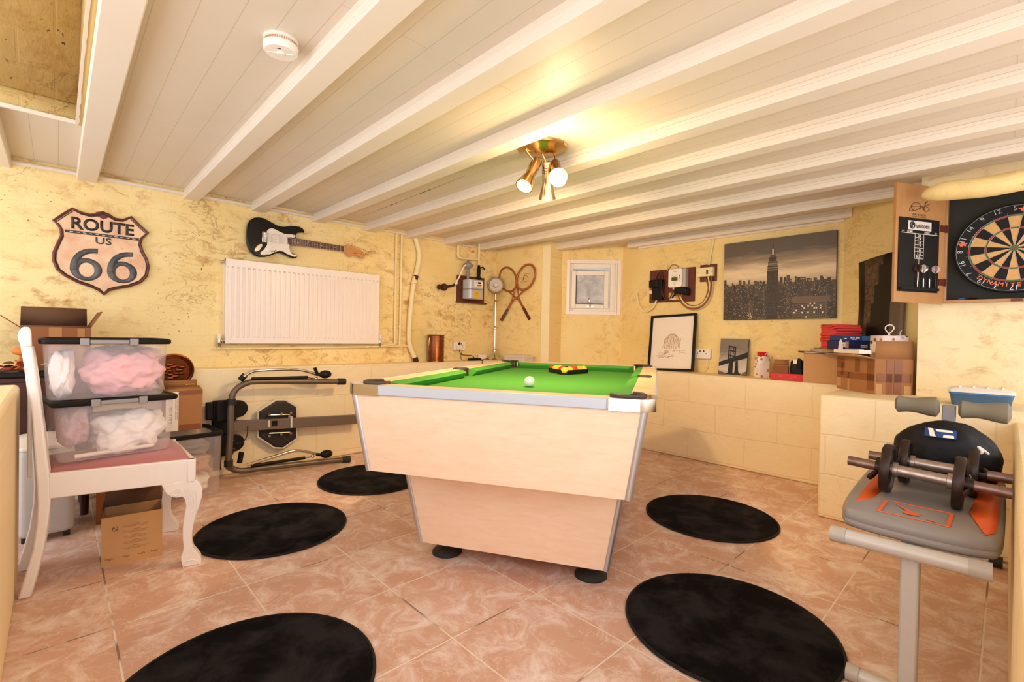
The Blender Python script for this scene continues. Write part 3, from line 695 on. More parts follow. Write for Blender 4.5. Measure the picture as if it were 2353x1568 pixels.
# ------------------------------------------------------------------ white chair
CH = thing('dining_chair', 'white painted dining chair with pink seat and carved cabriole legs', 'chair',
           Matrix.Translation((c_org[0], c_org[1], 0)) @ Matrix.Rotation(math.atan2(c_dir[1], c_dir[0]), 4, 'Z'))
def side(pts, y0, y1, name, mat, par, bev=.004):
    m = MB(); m.prism(pts, lambda a, b, t: (a, y0 if t == 0 else y1, max(b, 0))); return m.build(name, mat, par, bev)
for y0, dx in ((0, 0), (.275, -.072)):
    side([(a+dx, b) for a, b in c_post], y0, y0+.038, 'rear_leg', 'chair', CH, .006)
m = MB(); m.prism([(a*1.0, b) for a, b in c_scroll], lambda a, b, t: (a-.078*t, -.004 if t == 0 else .317, b)); m.build('top_rail', 'chair', CH, .006)
m = MB(); m.loft([[(x+.018-.235*y, y, z) for x, y in ((0, .10), (.012, .10), (.012, .215), (0, .215))] for x, z in ((.045, .42), (.03, .6), (.012, .75), (-.002, .93))]); m.build('back_splat', 'chair', CH, .003)
# seat frame widens to the front
FY0, FY1 = -.006, .50
SF0 = .03
m = MB()
def rail(p, q, w):
    p = Vector(p); q = Vector(q); d = (q-p).normalized(); n = Vector((-d.y, d.x)); a = [p, q, q+n*w, p+n*w]
    m.prism([(v.x, v.y) for v in a], lambda x, y, t: (x, y, .357 if t == 0 else .452))
rail((.075, 0), (.531, -.004), .024); rail((.531, -.004), (.431, .50), .03); rail((.431, .50), (.005, .313), .024); rail((-.01, .30), (.06, .01), .022)
m.build('seat_frame', 'chair', CH, .004)
m = MB(); q = [(.078, .016), (.508, .012), (.47, .25), (.415, .478), (.005, .295)]
m.loft([[(x+(.29-x)*s, y+(.23-y)*s, z) for x, y in q] for s, z in ((0, .44), (0, .456), (.03, .464), (.3, .474), (.8, .478))]); m.build('seat', 'pink_seat', CH, 0, ang=60)
def cab_leg(y0, par, dx=0):
    lg = side([(a+dx, b) for a, b in c_leg], y0, y0+.05, 'front_leg', 'chair', par, .012)
    s = -.001 if y0 < .2 else .051
    m = MB()   # carved scroll and leaf veins on the knee
    sp = [(.465+.021*(1-k/40)*math.cos(k*.32), y0+s, .318+.017*(1-k/40)*math.sin(k*.32)) for k in range(36)]
    m.tube(sp, .0022, 6)
    for k in range(4):
        m.tube([(.495+.012*k, y0+s, .335-.006*k), (.505+.011*k, y0+s, .30-.01*k), (.512+.006*k, y0+s, .26-.012*k)], .0018, 6)
    m.tube([(.49, y0+s, .0), (.50, y0+s, .022), (.52, y0+s, .026), (.54, y0+s, .018), (.548, y0+s, .0)], .002, 6)
    bmesh.ops.translate(m.bm, vec=(dx, 0, 0), verts=m.bm.verts[:]); m.build('knee_carving', 'chair', lg)
cab_leg(-.004, CH); cab_leg(.455, CH, -.10)

# ------------------------------------------------------------------ clear tubs
def tub(name, lab, mat, w, d, h, group='clear storage tubs with black lids', lid=True):
    t = thing(name, lab, 'storage tub', mat, group)
    m = MB(); rings = []
    for s, z, r in ((.87, .002, .03), (.90, .012, .03), (.955, h-.02, .035), (.965, h-.004, .035)): rings.append([(x, y, z) for x, y in rrect(w*s, d*s, r)])
    m.loft(rings, 0, True, False); m.build('body', 'clear', t, 0, ang=50, solid=.0015)
    if lid:
        m = MB(); m.loft([[(x, y, z) for x, y in rrect(w*s, d*s, .03)] for s, z in ((1, h-.012), (1.015, h-.008), (1.02, h+.004), (.985, h+.010), (.93, h+.010), (.91, h+.004))]); m.build('lid', 'black_pl', t, 0, ang=30)
        for x in (-.075, .075):
            m = MB(); m.b2((x-.014, -d*.51-.006, h-.018), (x+.014, -d*.51+.006, h+.011)); m.build('clip', 'pad_grey', t, .003)
        m = MB(); m.b2((-.06, -d*.512-.003, h-.011), (.06, -d*.512+.004, h+.005)); m.build('lid_grip', 'pad_grey', t, .002)
    else:
        m = MB(); A = rrect(w*.99, d*.99, .035); B = rrect(w*.88, d*.86, .03)
        m.loft([[(x, y, z) for x, y in P] for P, z in ((A, h-.012), (A, h+.012), (B, h+.012), (B, h-.012), (A, h-.012))], 0, False, False); m.build('rim', 'black_pl', t, .003)
    return t
CM = CH.matrix_world
T1 = CM @ at(.228, .195, .4795, 17.5); T2 = CM @ at(.210, .188, .7185, 12.5)
tub('storage_tub', 'lower clear tub with black lid holding white cloth, standing on the pink seat', T1, .40, .30, .228)
tub('storage_tub', 'upper clear tub with black lid holding pink cloth, stacked on another tub', T2, .40, .30, .228)
def lump(name, lab, mat, c, sc, seed, mw, amp=.35, fr=1.6, cat='cloth', sub=5, bx=3.2):
    m = MB(); m.ball(c, 1, sub=sub, sc=sc, amp=amp, fr=fr, seed=seed, box=bx)
    for v in m.bm.verts:
        p = v.co; v.co += Vector((noise.noise(p*28), noise.noise(p*28+Vector((9, 0, 0))), noise.noise(p*28+Vector((0, 9, 0)))))*.006
    o = m.build(name, mat, None, ang=180); o.matrix_world = mw; return tag(o, lab, cat)
lump('folded_cloth', 'crumpled white cloth filling the lower clear tub', 'whitefab', (.05, -.005, .088), (.115, .112, .084), 3, T1, .3)
lump('folded_cloth', 'pale lilac cloth at the left of the lower clear tub', 'lilacfab', (-.12, .01, .125), (.045, .105, .08), 5, T1, .2)
lump('folded_cloth', 'pink cloth bundle in the upper clear tub', 'pinkfab', (.045, -.01, .098), (.12, .112, .088), 8, T2, .3)
lump('folded_cloth', 'rolled white cloth at the left end of the upper clear tub', 'whitefab', (-.135, -.01, .10), (.036, .112, .09), 11, T2, .15)
m = MB(); m.ball((.06, .03, .165), 1, sub=4, sc=(.115, .08, .04), amp=.5, fr=3, seed=2); o = m.build('plastic_bag', 'bag', ang=180); o.matrix_world = T2; tag(o, 'crinkled clear plastic bag on top of the pink cloth', 'plastic bag')
m = MB(); m.tube([(-.13, -.115, .018), (.12, -.112, .022)], .008, 10); o = m.build('paper_roll', 'paper'); o.matrix_world = T1; tag(o, 'thin white paper roll lying in the bottom of the lower tub', 'paper roll')

# tub on the floor behind
T3 = at(.565, 3.45, 0, 4)
tub('storage_tub', 'clear tub with black rim standing on the floor behind the chair, under a carton', T3, .33, .36, .372, lid=False)
lump('stuffed_cloth', 'peach cloth bundle in the floor tub', 'peachfab', (.0, -.02, .19), (.115, .11, .06), 21, T3, .25)
lump('stuffed_cloth', 'white cloth pressed to the bottom of the floor tub', 'whitefab', (.0, -.02, .07), (.11, .11, .055), 22, T3, .2)
lump('stuffed_cloth', 'dark grey cloth on top in the floor tub', 'pad_grey', (.0, -.02, .29), (.12, .12, .03), 23, T3, .2)

# ------------------------------------------------------------------ cartons on the left
def carton(name, lab, mw, w, d, h, mat='card', open_top=True, flaps=(), th=.004, group=None, cat='cardboard box'):
    t = thing(name, lab, cat, mw, group)
    m = MB(); x, y = w/2, d/2
    if open_top:
        for lo, hi in (((-x, -y, 0), (x, y, th)), ((-x, -y, th), (x, -y+th, h)), ((-x, y-th, th), (x, y, h)), ((-x, -y+th, th), (-x+th, y-th, h)), ((x-th, -y+th, th), (x, y-th, h))): m.b2(lo, hi)
    else: m.b2((-x, -y, 0), (x, y, h))
    m.build('body', mat, t)
    for e, ln, ang, fm in flaps:     # edge, length, angle above horizontal pointing outwards
        m = MB(); a = R(ang); dx, dz = ln*math.cos(a), ln*math.sin(a)
        if e in 'fb':
            s = -1 if e == 'f' else 1; P = [(-x, s*y, h), (x, s*y, h), (x-.003, s*(y+dx), h+dz), (-x+.003, s*(y+dx), h+dz)]
        else:
            s = -1 if e == 'l' else 1; P = [(s*x, -y, h), (s*x, y, h), (s*(x+dx), y-.003, h+dz), (s*(x+dx), -y+.003, h+dz)]
        m.poly(P); m.build('flap', fm, t, solid=.004)
    return t
def tape(t, x0, z0, x1, z1, y, mat='tape'):
    m = MB(); m.b2((x0, y-.0015, z0), (x1, y+.0005, z1)); return m.build('tape_strip', mat, t)
B1 = carton('cardboard_box', 'tan carton with printed warnings on the floor under the white chair', at(.248, 2.655, 0, -6.5), .205, .16, .205, 'card2', True, (('b', .11, 58, 'card_in'), ('l', .03, 95, 'card_in')))
m = MB(); y = -.0808
def wl(s, x, z, w): text_into(m, s, (0, 0, 0), w, None, 0, 0, lambda a, b: (a+x, y, b+z))
for k, z in enumerate((.158, .134, .111, .088, .064)):
    wl('WARNING', .012, z+.006, .022); wl('keep this carton dry and away from open fire', .012, z, .085); wl('do not stack heavy loads on top of it', .012, z-.0055, .07)
for x, w in ((-.075, .03), (-.02, .02), (.03, .025), (.075, .026)): wl('fragile', x, .028, w)
m.tube([(-.058+.009*math.cos(2*PI*k/24), y, .153+.009*math.sin(2*PI*k/24)) for k in range(24)], .0012, 5, closed=True); m.tube([(-.064, y, .159), (-.052, y, .147)], .0012, 5)
m.build('printed_text', 'ink', B1)
carton('cardboard_box', 'rough brown carton half hidden behind the printed carton under the chair', at(.265, 3.28, 0, -4), .22, .24, .30, 'card_d', False)
B3 = carton('cardboard_box', 'brown carton with a pale printed label, on the black-rimmed floor tub', at(.565, 3.548, .386, -2), .185, .20, .238, 'card', True, (('b', .05, 80, 'card'), ('f', .10, 170, 'card'), ('l', .08, 75, 'card2')))
tape(B3, -.03, .215, .0925, .2375, -.1, 'tape'); tape(B3, -.03, .0, .085, .035, -.1, 'tape')
m = MB(); m.b2((-.0925, -.1016, .0), (-.030, -.1002, .236)); m.build('pale_label', 'paper', B3)
m = MB(); f90 = lambda x0, z0: (lambda a, b: (x0-b, -.1022, z0+a))
text_into(m, 'SULLA DA', None, .10, .016, 0, 0, f90(-.068, .095)); text_into(m, 'tessuti e accessori', None, .12, .008, 0, 0, f90(-.045, .13)); text_into(m, 'articoli per la casa', None, .12, .007, 0, 0, f90(-.036, .13)); m.build('printed_text', 'ink_b', B3)
m = MB(); text_into(m, '38 x 25', None, .05, .018, 0, .02, lambda a, b: (a-.02, -.055+b, .2405+(b+.02)*.02)); m.build('printed_text', 'ink_b', B3)
m = MB(); m.b2((.02, .04, .262), (.07, .06, .266)); m.build('yellow_slip', 'yellow_l', B3)

# embossed copper plate
P = thing('copper_plate', 'round embossed copper wall plate leaning behind the labelled carton', 'plate', Matrix.Translation((.535, 3.672, .735)) @ Matrix.Rotation(R(-80), 4, 'X') @ Matrix.Rotation(PI, 4, 'Y'))
m = MB(); m.lathe([(.0, .010), (.085, .010), (.09, .016), (.098, .008), (.104, .014), (.112, .010), (.112, .004), (.09, 0), (0, 0)], seg=64); m.build('dish', 'copper', P)
m = MB()
for k in range(14): m.ball((.055*math.cos(k*2.4)*(.4+.6*k/14), .055*math.sin(k*2.4)*(.4+.6*k/14), .012), .014, sub=2, sc=(1.6, .8, .7))
m.build('relief', 'copper', P)

# sideboard with decorations
S = thing('sideboard', 'dark mahogany sideboard in the far left corner behind the low partition', 'sideboard', at(-.30, 3.525))
m = MB(); m.b2((-.75, -.155, .33), (.44, .165, .745)); m.build('body', 'mahogany', S, .004)
m = MB(); m.b2((-.78, -.175, .745), (.46, .172, .772)); m.build('top', 'black_pl', S, .006)
for x in (-.7, -.1):
    m = MB(); m.b2((x, -.165, .37), (x+.52, -.153, .72)); d = m.build('door', 'mahogany', S, .004); m = MB(); m.ball((x+.47, -.172, .55), .012); m.build('knob', 'brass', d)
for x in (-.72, .41):
    for yy in (-.13, .13):
        m = MB(); m.tube([(x, yy, .33), (x, yy, 0)], [.028, .018], 10); m.build('leg', 'mahogany', S)
B4 = carton('cardboard_box', 'open brown carton with raised flaps on top of the sideboard', at(-.005, 3.565, .772, 2), .27, .24, .225, 'card_d', True, (('b', .11, 92, 'card_in'), ('l', .10, 40, 'card_d'), ('r', .10, 62, 'card_d'), ('f', .008, 85, 'card_in')))
tape(B4, -.03, .0, .02, .225, -.12, 'card'); tape(B4, .08, .02, .11, .22, -.12, 'card')
def posy(kind, lab, x, y, z, mats, n, seed, s=.02, cat='artificial flower'):
    rnd = random.Random(seed); t = thing(kind, lab, cat, at(x, y, z))
    for i in range(n):
        m = MB(); a = rnd.uniform(0, 2*PI); r = rnd.uniform(.0, .05); c = Vector((r*math.cos(a), r*.5*math.sin(a), rnd.uniform(.012, .055)))
        rot = Matrix.Rotation(rnd.uniform(0, 6), 3, 'Z') @ Matrix.Rotation(rnd.uniform(-1, 1), 3, 'X')
        sh = [(-.9, 0, 0), (-.4, .35, .12), (.1, .5, .16), (.6, .28, .1), (1.1, 0, 0), (.6, -.28, .1), (.1, -.5, .16), (-.4, -.35, .12)]
        A = [m.bm.verts.new(c+rot @ Vector(q)*s*1.3) for q in sh]; m.face(A); m.build('leaf', rnd.choice(mats), t, solid=.002)
    m = MB(); m.tube([(-.05, 0, .004), (0, .005, .012), (.05, 0, .006)], .005, 6); m.build('stem', 'leaf_b', t)
    return t
posy('leaf_garland', 'artificial autumn leaf sprig at the far left end of the sideboard top', -.24, 3.375, .772, ['leaf_r', 'leaf_b', 'leaf_g'], 9, 3)
posy('leaf_garland', 'artificial red and orange leaf sprig on the sideboard left of the chair back', -.145, 3.375, .772, ['leaf_o', 'leaf_r', 'leaf_b'], 9, 5)
posy('leaf_garland', 'dark artificial leaf sprig on the sideboard right of the chair post', -.02, 3.375, .772, ['leaf_b', 'leaf_y', 'leaf_b', 'leaf_g'], 9, 8)
o = MB(); o.ball((-.262, 3.40, .845), .03, sub=3, sc=(1, 1, .95)); o.tube([(-.262, 3.40, .87), (-.262, 3.402, .885)], .006, 8); o = o.build('artificial_gourd', 'leaf_y'); tag(o, 'cream round ornamental gourd among the leaves at the left edge', 'gourd'); 
m = MB(); m.lathe([(.0, .0), (.028, .0), (.03, .01), (.03, .04), (.0, .04)], (-.262, 3.40, .775)); o = m.build('gourd_stand', 'leaf_b'); tag(o, 'small dark stand under the cream gourd', 'stand')
m = MB(); m.ball((-.13, 3.40, .875), .026, sub=3, sc=(1.3, .8, .8)); m.tube([(-.13, 3.40, .86), (-.135, 3.395, .776)], .006, 6); o = m.build('artificial_tulip', 'leaf_o'); tag(o, 'orange artificial flower head behind the chair post', 'artificial flower')

# dehumidifier
A = thing('dehumidifier', 'pale grey box-shaped dehumidifier on the floor behind the white chair', 'dehumidifier', at(-.035, 3.20, 0, 2))
m = MB(); m.loft([[(x, y, z) for x, y in rrect(w, d, .03)] for w, d, z in ((.18, .24, .03), (.196, .26, .045), (.198, .262, .40), (.19, .25, .43))]); m.build('casing', 'appl', A, .004)
m = MB(); m.loft([[(x, y+o, z) for x, y in rrect(w, d, .03)] for w, d, o, z in ((.198, .262, 0, .43), (.198, .262, 0, .445), (.18, .16, .03, .475))]); m.b2((-.03, -.09, .455), (.04, -.06, .47)); m.build('top_cover', 'twine', A, .003)
m = MB()
for k in range(20): m.b2((-.1015, -.09+.009*k, .10), (-.0985, -.086+.009*k, .40))
m.build('side_grille', 'appl_g', A)
m = MB(); m.b2((.03, -.1325, .27), (.09, -.130, .30)); m.build('badge', 'white_pl', A); m = MB(); m.b2((.045, -.1338, .277), (.075, -.1322, .289)); m.build('badge_window', 'card_in', A)
for x in (-.07, .07):
    for y in (-.09, .09):
        m = MB(); m.tube([(x-.012, y, .016), (x+.012, y, .016)], .016, 12); m.build('castor', 'black_rub', A)

# ------------------------------------------------------------------ left wall things
SG = thing('road_sign', 'shield-shaped rusty metal ROUTE US 66 sign on the yellow wall', 'sign', on_wall((0, 3.862, 0), LW))
m = MB(); m.prism(s_out, lambda a, b, t: (a, b, .0 if t == 0 else .014)); m.build('plate', 'sign', SG)
ctr = Vector((.203, 1.45)); sh = lambda p, k: (ctr.x+(p[0]-ctr.x)*k, ctr.y+(p[1]-ctr.y)*k)
m = MB(); m.tube([(*sh(p, .985), .014) for p in s_out], .0075, 8, closed=True); m.build('rolled_rim', 'sign_rim', SG)
m = MB(); m.tube([(*sh(p, .943), .0145) for p in s_out], .0025, 6, closed=True); m.build('inner_line', 'sign_blk', SG)
m = MB(); m.poly([(.165, 1.70, .0152), (.1988, 1.712, .0152), (.235, 1.70, .0152), (.222, 1.676, .0152), (.20, 1.662, .0152), (.175, 1.676, .0152)]); m.build('rust_patch', 'sign_rim', SG)
text('ROUTE', 'lettering', 'sign_blk', SG, (.203, 1.619, .0152), .292, .073, bold=.03)
text('US', 'lettering', 'sign_ink', SG, (.203, 1.53, .0152), .075, .042, bold=.022)
def six(cx, cy):
    # round bowl with an open tail sweeping up to the right
    m = MB(); z = .0152; n = 40
    O = [(cx+.073*math.cos(2*PI*k/n), cy+.068*math.sin(2*PI*k/n), z) for k in range(n)]; I = [(cx+.002+.035*math.cos(2*PI*k/n), cy-.002+.043*math.sin(2*PI*k/n), z) for k in range(n)]
    a = [m.bm.verts.new(p) for p in O]; b = [m.bm.verts.new(p) for p in I]
    for k in range(n): m.face([a[k], a[(k+1) % n], b[(k+1) % n], b[k]])
    A = smooth_path([(cx-.0735, cy-.005, z), (cx-.068, cy+.045, z), (cx-.042, cy+.095, z), (cx, cy+.124, z), (cx+.052, cy+.132, z)], 6)
    B = smooth_path([(cx-.034, cy-.005, z), (cx-.036, cy+.035, z), (cx-.022, cy+.068, z), (cx+.008, cy+.094, z), (cx+.052, cy+.103, z)], 6)
    V = [[m.bm.verts.new(p+Vector((0, 0, .0003))) for p in q] for q in (A, B)]
    for k in range(len(A)-1): m.face([V[0][k], V[0][k+1], V[1][k+1], V[1][k]])
    return m.build('lettering', 'sign_ink', SG, solid=.0008)
six(.125, 1.348); six(.293, 1.348)
m = MB(); m.b2((.03, 1.557, .0145), (.374, 1.573, .0156)); m.build('divider_line', 'sign_blk', SG)
m = MB()
for k in range(11): m.b2((.05+.029*k, 1.5635, .0155), (.066+.029*k, 1.567, .0162))
m.build('dash_line', 'bone', SG)

G = thing('electric_guitar', 'black and white electric guitar hung sideways above the radiator', 'guitar', on_wall((0, 3.864, 0), LW))
gp = lambda z0, z1: (lambda a, b, t: (a, b, z0 if t == 0 else z1))
m = MB(); m.prism(g_body, gp(.004, .044)); m.build('body', 'gtr', G, .008, 3)
m = MB(); m.prism(g_guard, gp(.0445, .0468)); gd = m.build('pickguard', 'guard', G)
m = MB()
for i in (1, 4, 6, 9, 13, 18, 22, 25, 28, 31): m.lathe([(.0022, .0466), (.0022, .0476)], (g_guard[i][0]+(1.2-g_guard[i][0])*.05, g_guard[i][1]+(1.66-g_guard[i][1])*.05, 0), seg=8)
m.build('screws', 'black_pl', gd)
for p in g_pick:
    m = MB(); m.prism(p, gp(.046, .0515)); m.build('pickup', 'white_pl', G, .002)
for p in g_knob:
    k = MB(); k.lathe([(.0135, .046), (.0135, .049), (.010, .053), (.010, .0585), (0, .059)], (*p, 0)); k.build('knob', 'white_pl', G)
m = MB(); m.tube([(1.150, 1.588, .047), (1.186, 1.607, .047)], .0018, 6); m.tube([(1.168, 1.597, .046), (1.172, 1.590, .058)], .0025, 6); m.build('pickup_switch', 'black_pl', G)
m = MB(); m.prism(g_bridge, gp(.044, .049)); br_ = m.build('bridge', 'chrome', G, .002)
m = MB()
for k in range(6): m.b2((1.098, 1.660+.0118*k, .049), (1.117, 1.669+.0118*k, .055))
m.build('saddles', 'chrome', br_)
m = MB(); m.prism(g_jack, gp(.044, .047)); m.build('jack_plate', 'chrome', G, .002)
nk = [g_fret[0], g_fret[1], g_fret[2], g_fret[3]]
m = MB(); m.prism([(1.30, g_fret[0][1]-.003), g_fret[1], g_fret[2], (1.30, g_fret[3][1]+.003)], gp(.028, .048)); m.build('neck', 'neck', G, .004)
m = MB(); m.prism([g_fret[0], g_fret[1], g_fret[2], (g_fret[3][0], g_fret[3][1]), (1.268, 1.675), (1.268, 1.705)], gp(.048, .053)); fb = m.build('fretboard', 'rosewood', G)
m = MB(); sl = 1.7145-1.12
for k in range(1, 22):
    x = 1.7135-.605*(1-2**(-k/12)); 
    if x > 1.275: m.b2((x-.0012, 1.664, .0528), (x+.0012, 1.714, .0542))
m.b2((1.708, 1.667, .052), (1.713, 1.711, .0565)); m.build('frets', 'chrome', fb)
m = MB()
for k in (3, 5, 7, 9, 15, 17, 19): m.lathe([(.003, .0529), (.003, .0536)], (1.7135-.605*(1-2**(-(k-.5)/12)), 1.689, 0), seg=10)
for dz in (-.012, .012): m.lathe([(.003, .0529), (.003, .0536)], (1.7135-.605*(1-2**(-11.5/12)), 1.689+dz, 0), seg=10)
m.build('inlay_dots', 'bone', fb)
m = MB(); m.prism(g_head, gp(.032, .046)); hd = m.build('headstock', 'neck', G, .003)
m = MB(); m.tube(smooth_path([(1.79+.004*k, 1.660+.003*(k%2)+.0006*k, .0466) for k in range(10)], 3), .0011, 5); m.build('lettering', 'ink_b', hd)
for p in g_peg:
    m = MB(); m.tube([(p[0], p[1]-.018, .04), (p[0]+.002, p[1]-.002, .04)], .003, 8); m.ball((p[0]+.003, p[1]+.006, .04), .009, sub=2, sc=(.8, 1, .6)); m.lathe([(.0035, .046), (.003, .056)], (p[0]-.012, p[1]-.030, 0), seg=10); m.build('tuning_peg', 'chrome', G)
m = MB()
for k in range(6):
    t = k/5; a = Vector((1.118, 1.722-.061*t, .056)); b = Vector((1.711, 1.706-.034*t, .057)); m.tube([a, b], .0006, 4)
m.build('strings', 'silver', G)
m = MB(); m.lathe([(.008, -.004), (.006, .006), (.009, .012)], (1.395, 1.775, .024), (1, .2, 0), 12); m.build('strap_button', 'chrome', G)

RD = thing('radiator', 'white ribbed panel radiator mounted on the left wall under the guitar', 'radiator', on_wall((0, 3.87, 0), LW))
m = MB(); m.b2((.853, .905, .03), (2.033, 1.502, .055)); m.b2((.853, .905, .03), (2.033, .918, .066)); m.b2((.853, 1.485, .03), (2.033, 1.502, .066))
x0, x1, z = .855, 2.031, .066
n = 33; pr = [(x0, .058)]
pit = (x1-x0-.03)/n
for k in range(n):
    a = x0+.015+k*pit; pr += [(a, .054), (a+.004, .0665), (a+pit*.55, .0665), (a+pit*.55+.004, .054)]
pr.append((x1, .058))
rings = []
for zz, s in ((.918, 0), (.945, 0), (.957, 1), (1.440, 1), (1.452, 0), (1.485, 0)): rings.append([(a, zz, .0665 if not s else b) for a, b in pr])
m.loft(rings, 0, False, False, False); m.build('front_panel', 'white', RD)
m = MB(); m.b2((.853, .905, .0), (.862, 1.50, .06)); m.b2((2.024, .905, 0), (2.033, 1.50, .06)); m.build('side_panel', 'white', RD)
m = MB(); m.b2((1.0, .93, 0), (1.04, 1.45, .03)); m.b2((1.85, .93, 0), (1.89, 1.45, .03)); m.build('wall_bracket', 'white', RD)
def valve(x, big):
    m = MB(); m.lathe([(.012, .88), (.012, .93)], (0, 0, 0), seg=12); bmesh.ops.transform(m.bm, matrix=Matrix(((1, 0, 0, x), (0, 0, 1, 0), (0, -1, 0, .03), (0, 0, 0, 1))), verts=m.bm.verts[:])
    m.bm.free(); m = MB()
    m.lathe([(.013, .875), (.013, .895), (.016, .90), (.016, .912), (.011, .915), (.011, .935)], (x, 0, .028), (0, 1, 0), 14); m.tube([(x, .922, .028), (x+(.03 if not big else -.03), .922, .028)], .009, 10); v = m.build('valve', 'chrome', RD)
    m = MB(); h = .03 if not big else .05
    m.lathe([(.011, .935), (.018 if big else .013, .94), (.018 if big else .013, .935+h), (.012, .94+h)], (x, 0, .028), (0, 1, 0), 14); m.build('valve_cap', 'white_pl', v)
valve(.826, False); valve(2.062, True)
m = MB(); m.lathe([(.012, 0), (.012, .02)], (.85, 1.478, .03), (-1, 0, 0), 12); m.build('bleed_plug', 'chrome', RD)

def pipe(name, lab, pts, r, mat='cream_paint', clips=(), n=6):
    t = thing(name, lab, 'pipe', Matrix.Identity(4)); m = MB(); m.tube(smooth_path(pts, n), r, 12); m.build('tube', mat, t)
    for p, ax in clips:
        m = MB(); m.lathe([(r*1.1, -.012), (r*1.45, -.008), (r*1.45, .008), (r*1.1, .012)], p, ax, 14); m.build('collar', mat, t)
    return t
pipe('heating_pipe', 'thin cream pipe running level below the radiator', [(.826, 3.842, .882), (.826, 3.842, .874), (.83, 3.845, .868), (.85, 3.848, .867), (1.6, 3.848, .872), (2.30, 3.848, .884), (2.345, 3.845, .878), (2.36, 3.84, .86)], .0085, clips=[((1.02, 3.848, .868), (1, 0, 0)), ((1.95, 3.848, .876), (1, 0, 0))], n=4)
pipe('heating_pipe', 'left of two thin cream vertical pipes right of the radiator', [(2.214, 3.848, 1.90), (2.212, 3.848, 1.05), (2.214, 3.846, .915), (2.205, 3.844, .90), (2.18, 3.842, .898), (2.062, 3.842, .882)], .0105, clips=[((2.213, 3.848, 1.37), (0, 0, 1)), ((2.213, 3.848, 1.05), (0, 0, 1))], n=4)
pipe('heating_pipe', 'right of two thin cream vertical pipes right of the radiator', [(2.268, 3.848, 1.90), (2.266, 3.848, 1.2), (2.262, 3.848, .895)], .0105, clips=[((2.267, 3.848, 1.37), (0, 0, 1)), ((2.264, 3.848, 1.06), (0, 0, 1))], n=4)
pp = [(2.395, 3.835, 1.93), (2.415, 3.832, 1.86), (2.447, 3.832, 1.76), (2.444, 3.832, 1.68), (2.415, 3.832, 1.55), (2.388, 3.832, 1.44), (2.362, 3.832, 1.2), (2.352, 3.832, 1.02), (2.356, 3.832, .92), (2.375, 3.825, .85), (2.405, 3.815, .78), (2.42, 3.81, .742)]
t = pipe('lead_pipe', 'thick bent cream pipe with bare rusty foot on the left wall', pp, .0235, clips=[((2.398, 3.832, 1.475), (-.1, 0, 1))])
m = MB(); m.tube([(2.404, 3.832, 1.50), (2.413, 3.832, 1.54)], .0245, 12); m.build('rust_band', 'rust', t)
m = MB(); m.tube([(2.406, 3.8148, .778), (2.4205, 3.8098, .737)], .0245, 12); m.build('bare_foot', 'rust', t)

# gas meter
GM = thing('gas_meter', 'grey gas meter with yellow label on a board in the far left corner', 'gas meter', on_wall((0, 3.87, 0), LW))
m = MB(); m.b2((2.915, 1.325, 0), (3.27, 1.60, .014)); m.b2((2.905, 1.322, 0), (3.28, 1.336, .05)); m.build('backboard', 'fibreboard', GM)
m = MB(); m.loft([[(x+3.06, z, y+.085) for x, y in rrect(.19, .135, .03)] for z in (1.36, 1.555)]); bd = m.build('meter_case', 'silver_trim', GM, .006, ang=50)
m = MB(); m.loft([[(x+3.06, z, y+.085) for x, y in rrect(.198, .143, .033)] for z in (1.452, 1.462)]); m.build('seam_band', 'pad_grey', bd)
m = MB(); m.b2((3.02, 1.478, .1525), (3.135, 1.54, .156)); ip = m.build('index_plate', 'white_pl', GM, .002)
m = MB(); m.b2((3.065, 1.514, .1555), (3.105, 1.532, .157)); m.build('display', 'dark_lcd', ip)
m = MB(); m.b2((3.05, 1.493, .1555), (3.115, 1.503, .157)); m.build('red_strip', 'red', ip)
m = MB(); text_into(m, 'm3', (3.045, 1.526, .1566), .02); text_into(m, 'GAS METER', (3.075, 1.485, .1566), .06); m.build('lettering', 'ink_b', ip)
m = MB(); m.b2((3.01, 1.372, .1525), (3.10, 1.44, .155)); yl = m.build('yellow_label', 'yellow_l', GM)
m = MB(); text_into(m, 'GAS', (3.055, 1.415, .1556), .04); text_into(m, 'emergency number', (3.055, 1.392, .1556), .07); m.build('lettering', 'ink_b', yl)
m = MB(); m.lathe([(.014, 1.55), (.014, 1.60), (.02, 1.602), (.02, 1.625), (.013, 1.63), (.016, 1.66), (.046, 1.685), (.05, 1.70), (.046, 1.712), (.022, 1.73), (.012, 1.75), (.0, 1.752)], (3.0, 0, .075), (0, 1, 0), 20); m.build('regulator', 'pad_grey', GM)
m = MB(); m.lathe([(.014, 1.55), (.014, 1.575), (.024, 1.58), (.024, 1.60), (.016, 1.605), (.02, 1.66), (.014, 1.70), (.014, 1.72)], (3.155, 0, .06), (0, 1, 0), 16); m.tube([(3.155, 1.69, .075), (3.185, 1.70, .09), (3.205, 1.675, .095)], .008, 8); m.build('inlet_valve', 'black_pl', GM)
m = MB(); m.tube([(3.157, 1.72, .055), (3.157, 1.95, .055)], .013, 12); m.tube(smooth_path([(3.157, 1.78, .055), (2.95, 1.768, .05), (2.905, 1.772, .05), (2.892, 1.79, .05), (2.89, 1.82, .05), (2.89, 1.90, .05)], 5), .013, 12); m.build('supply_pipe', 'cream_paint', GM)
m = MB(); m.tube(smooth_path([(2.985, 1.70, .095), (2.955, 1.695, .09), (2.935, 1.66, .075), (2.905, 1.58, .06), (2.885, 1.53, .045), (2.875, 1.51, .035)], 5), .0075, 8); m.lathe([(.014, 0), (.014, .03)], (2.885, 1.525, .045), (-.4, -1, -.3), 6); m.build('white_hose', 'white_pl', GM)
ST = thing('stopcock', 'rusty brown stopcock sticking out of the wall left of the gas meter', 'valve', on_wall((0, 3.87, 0), LW))
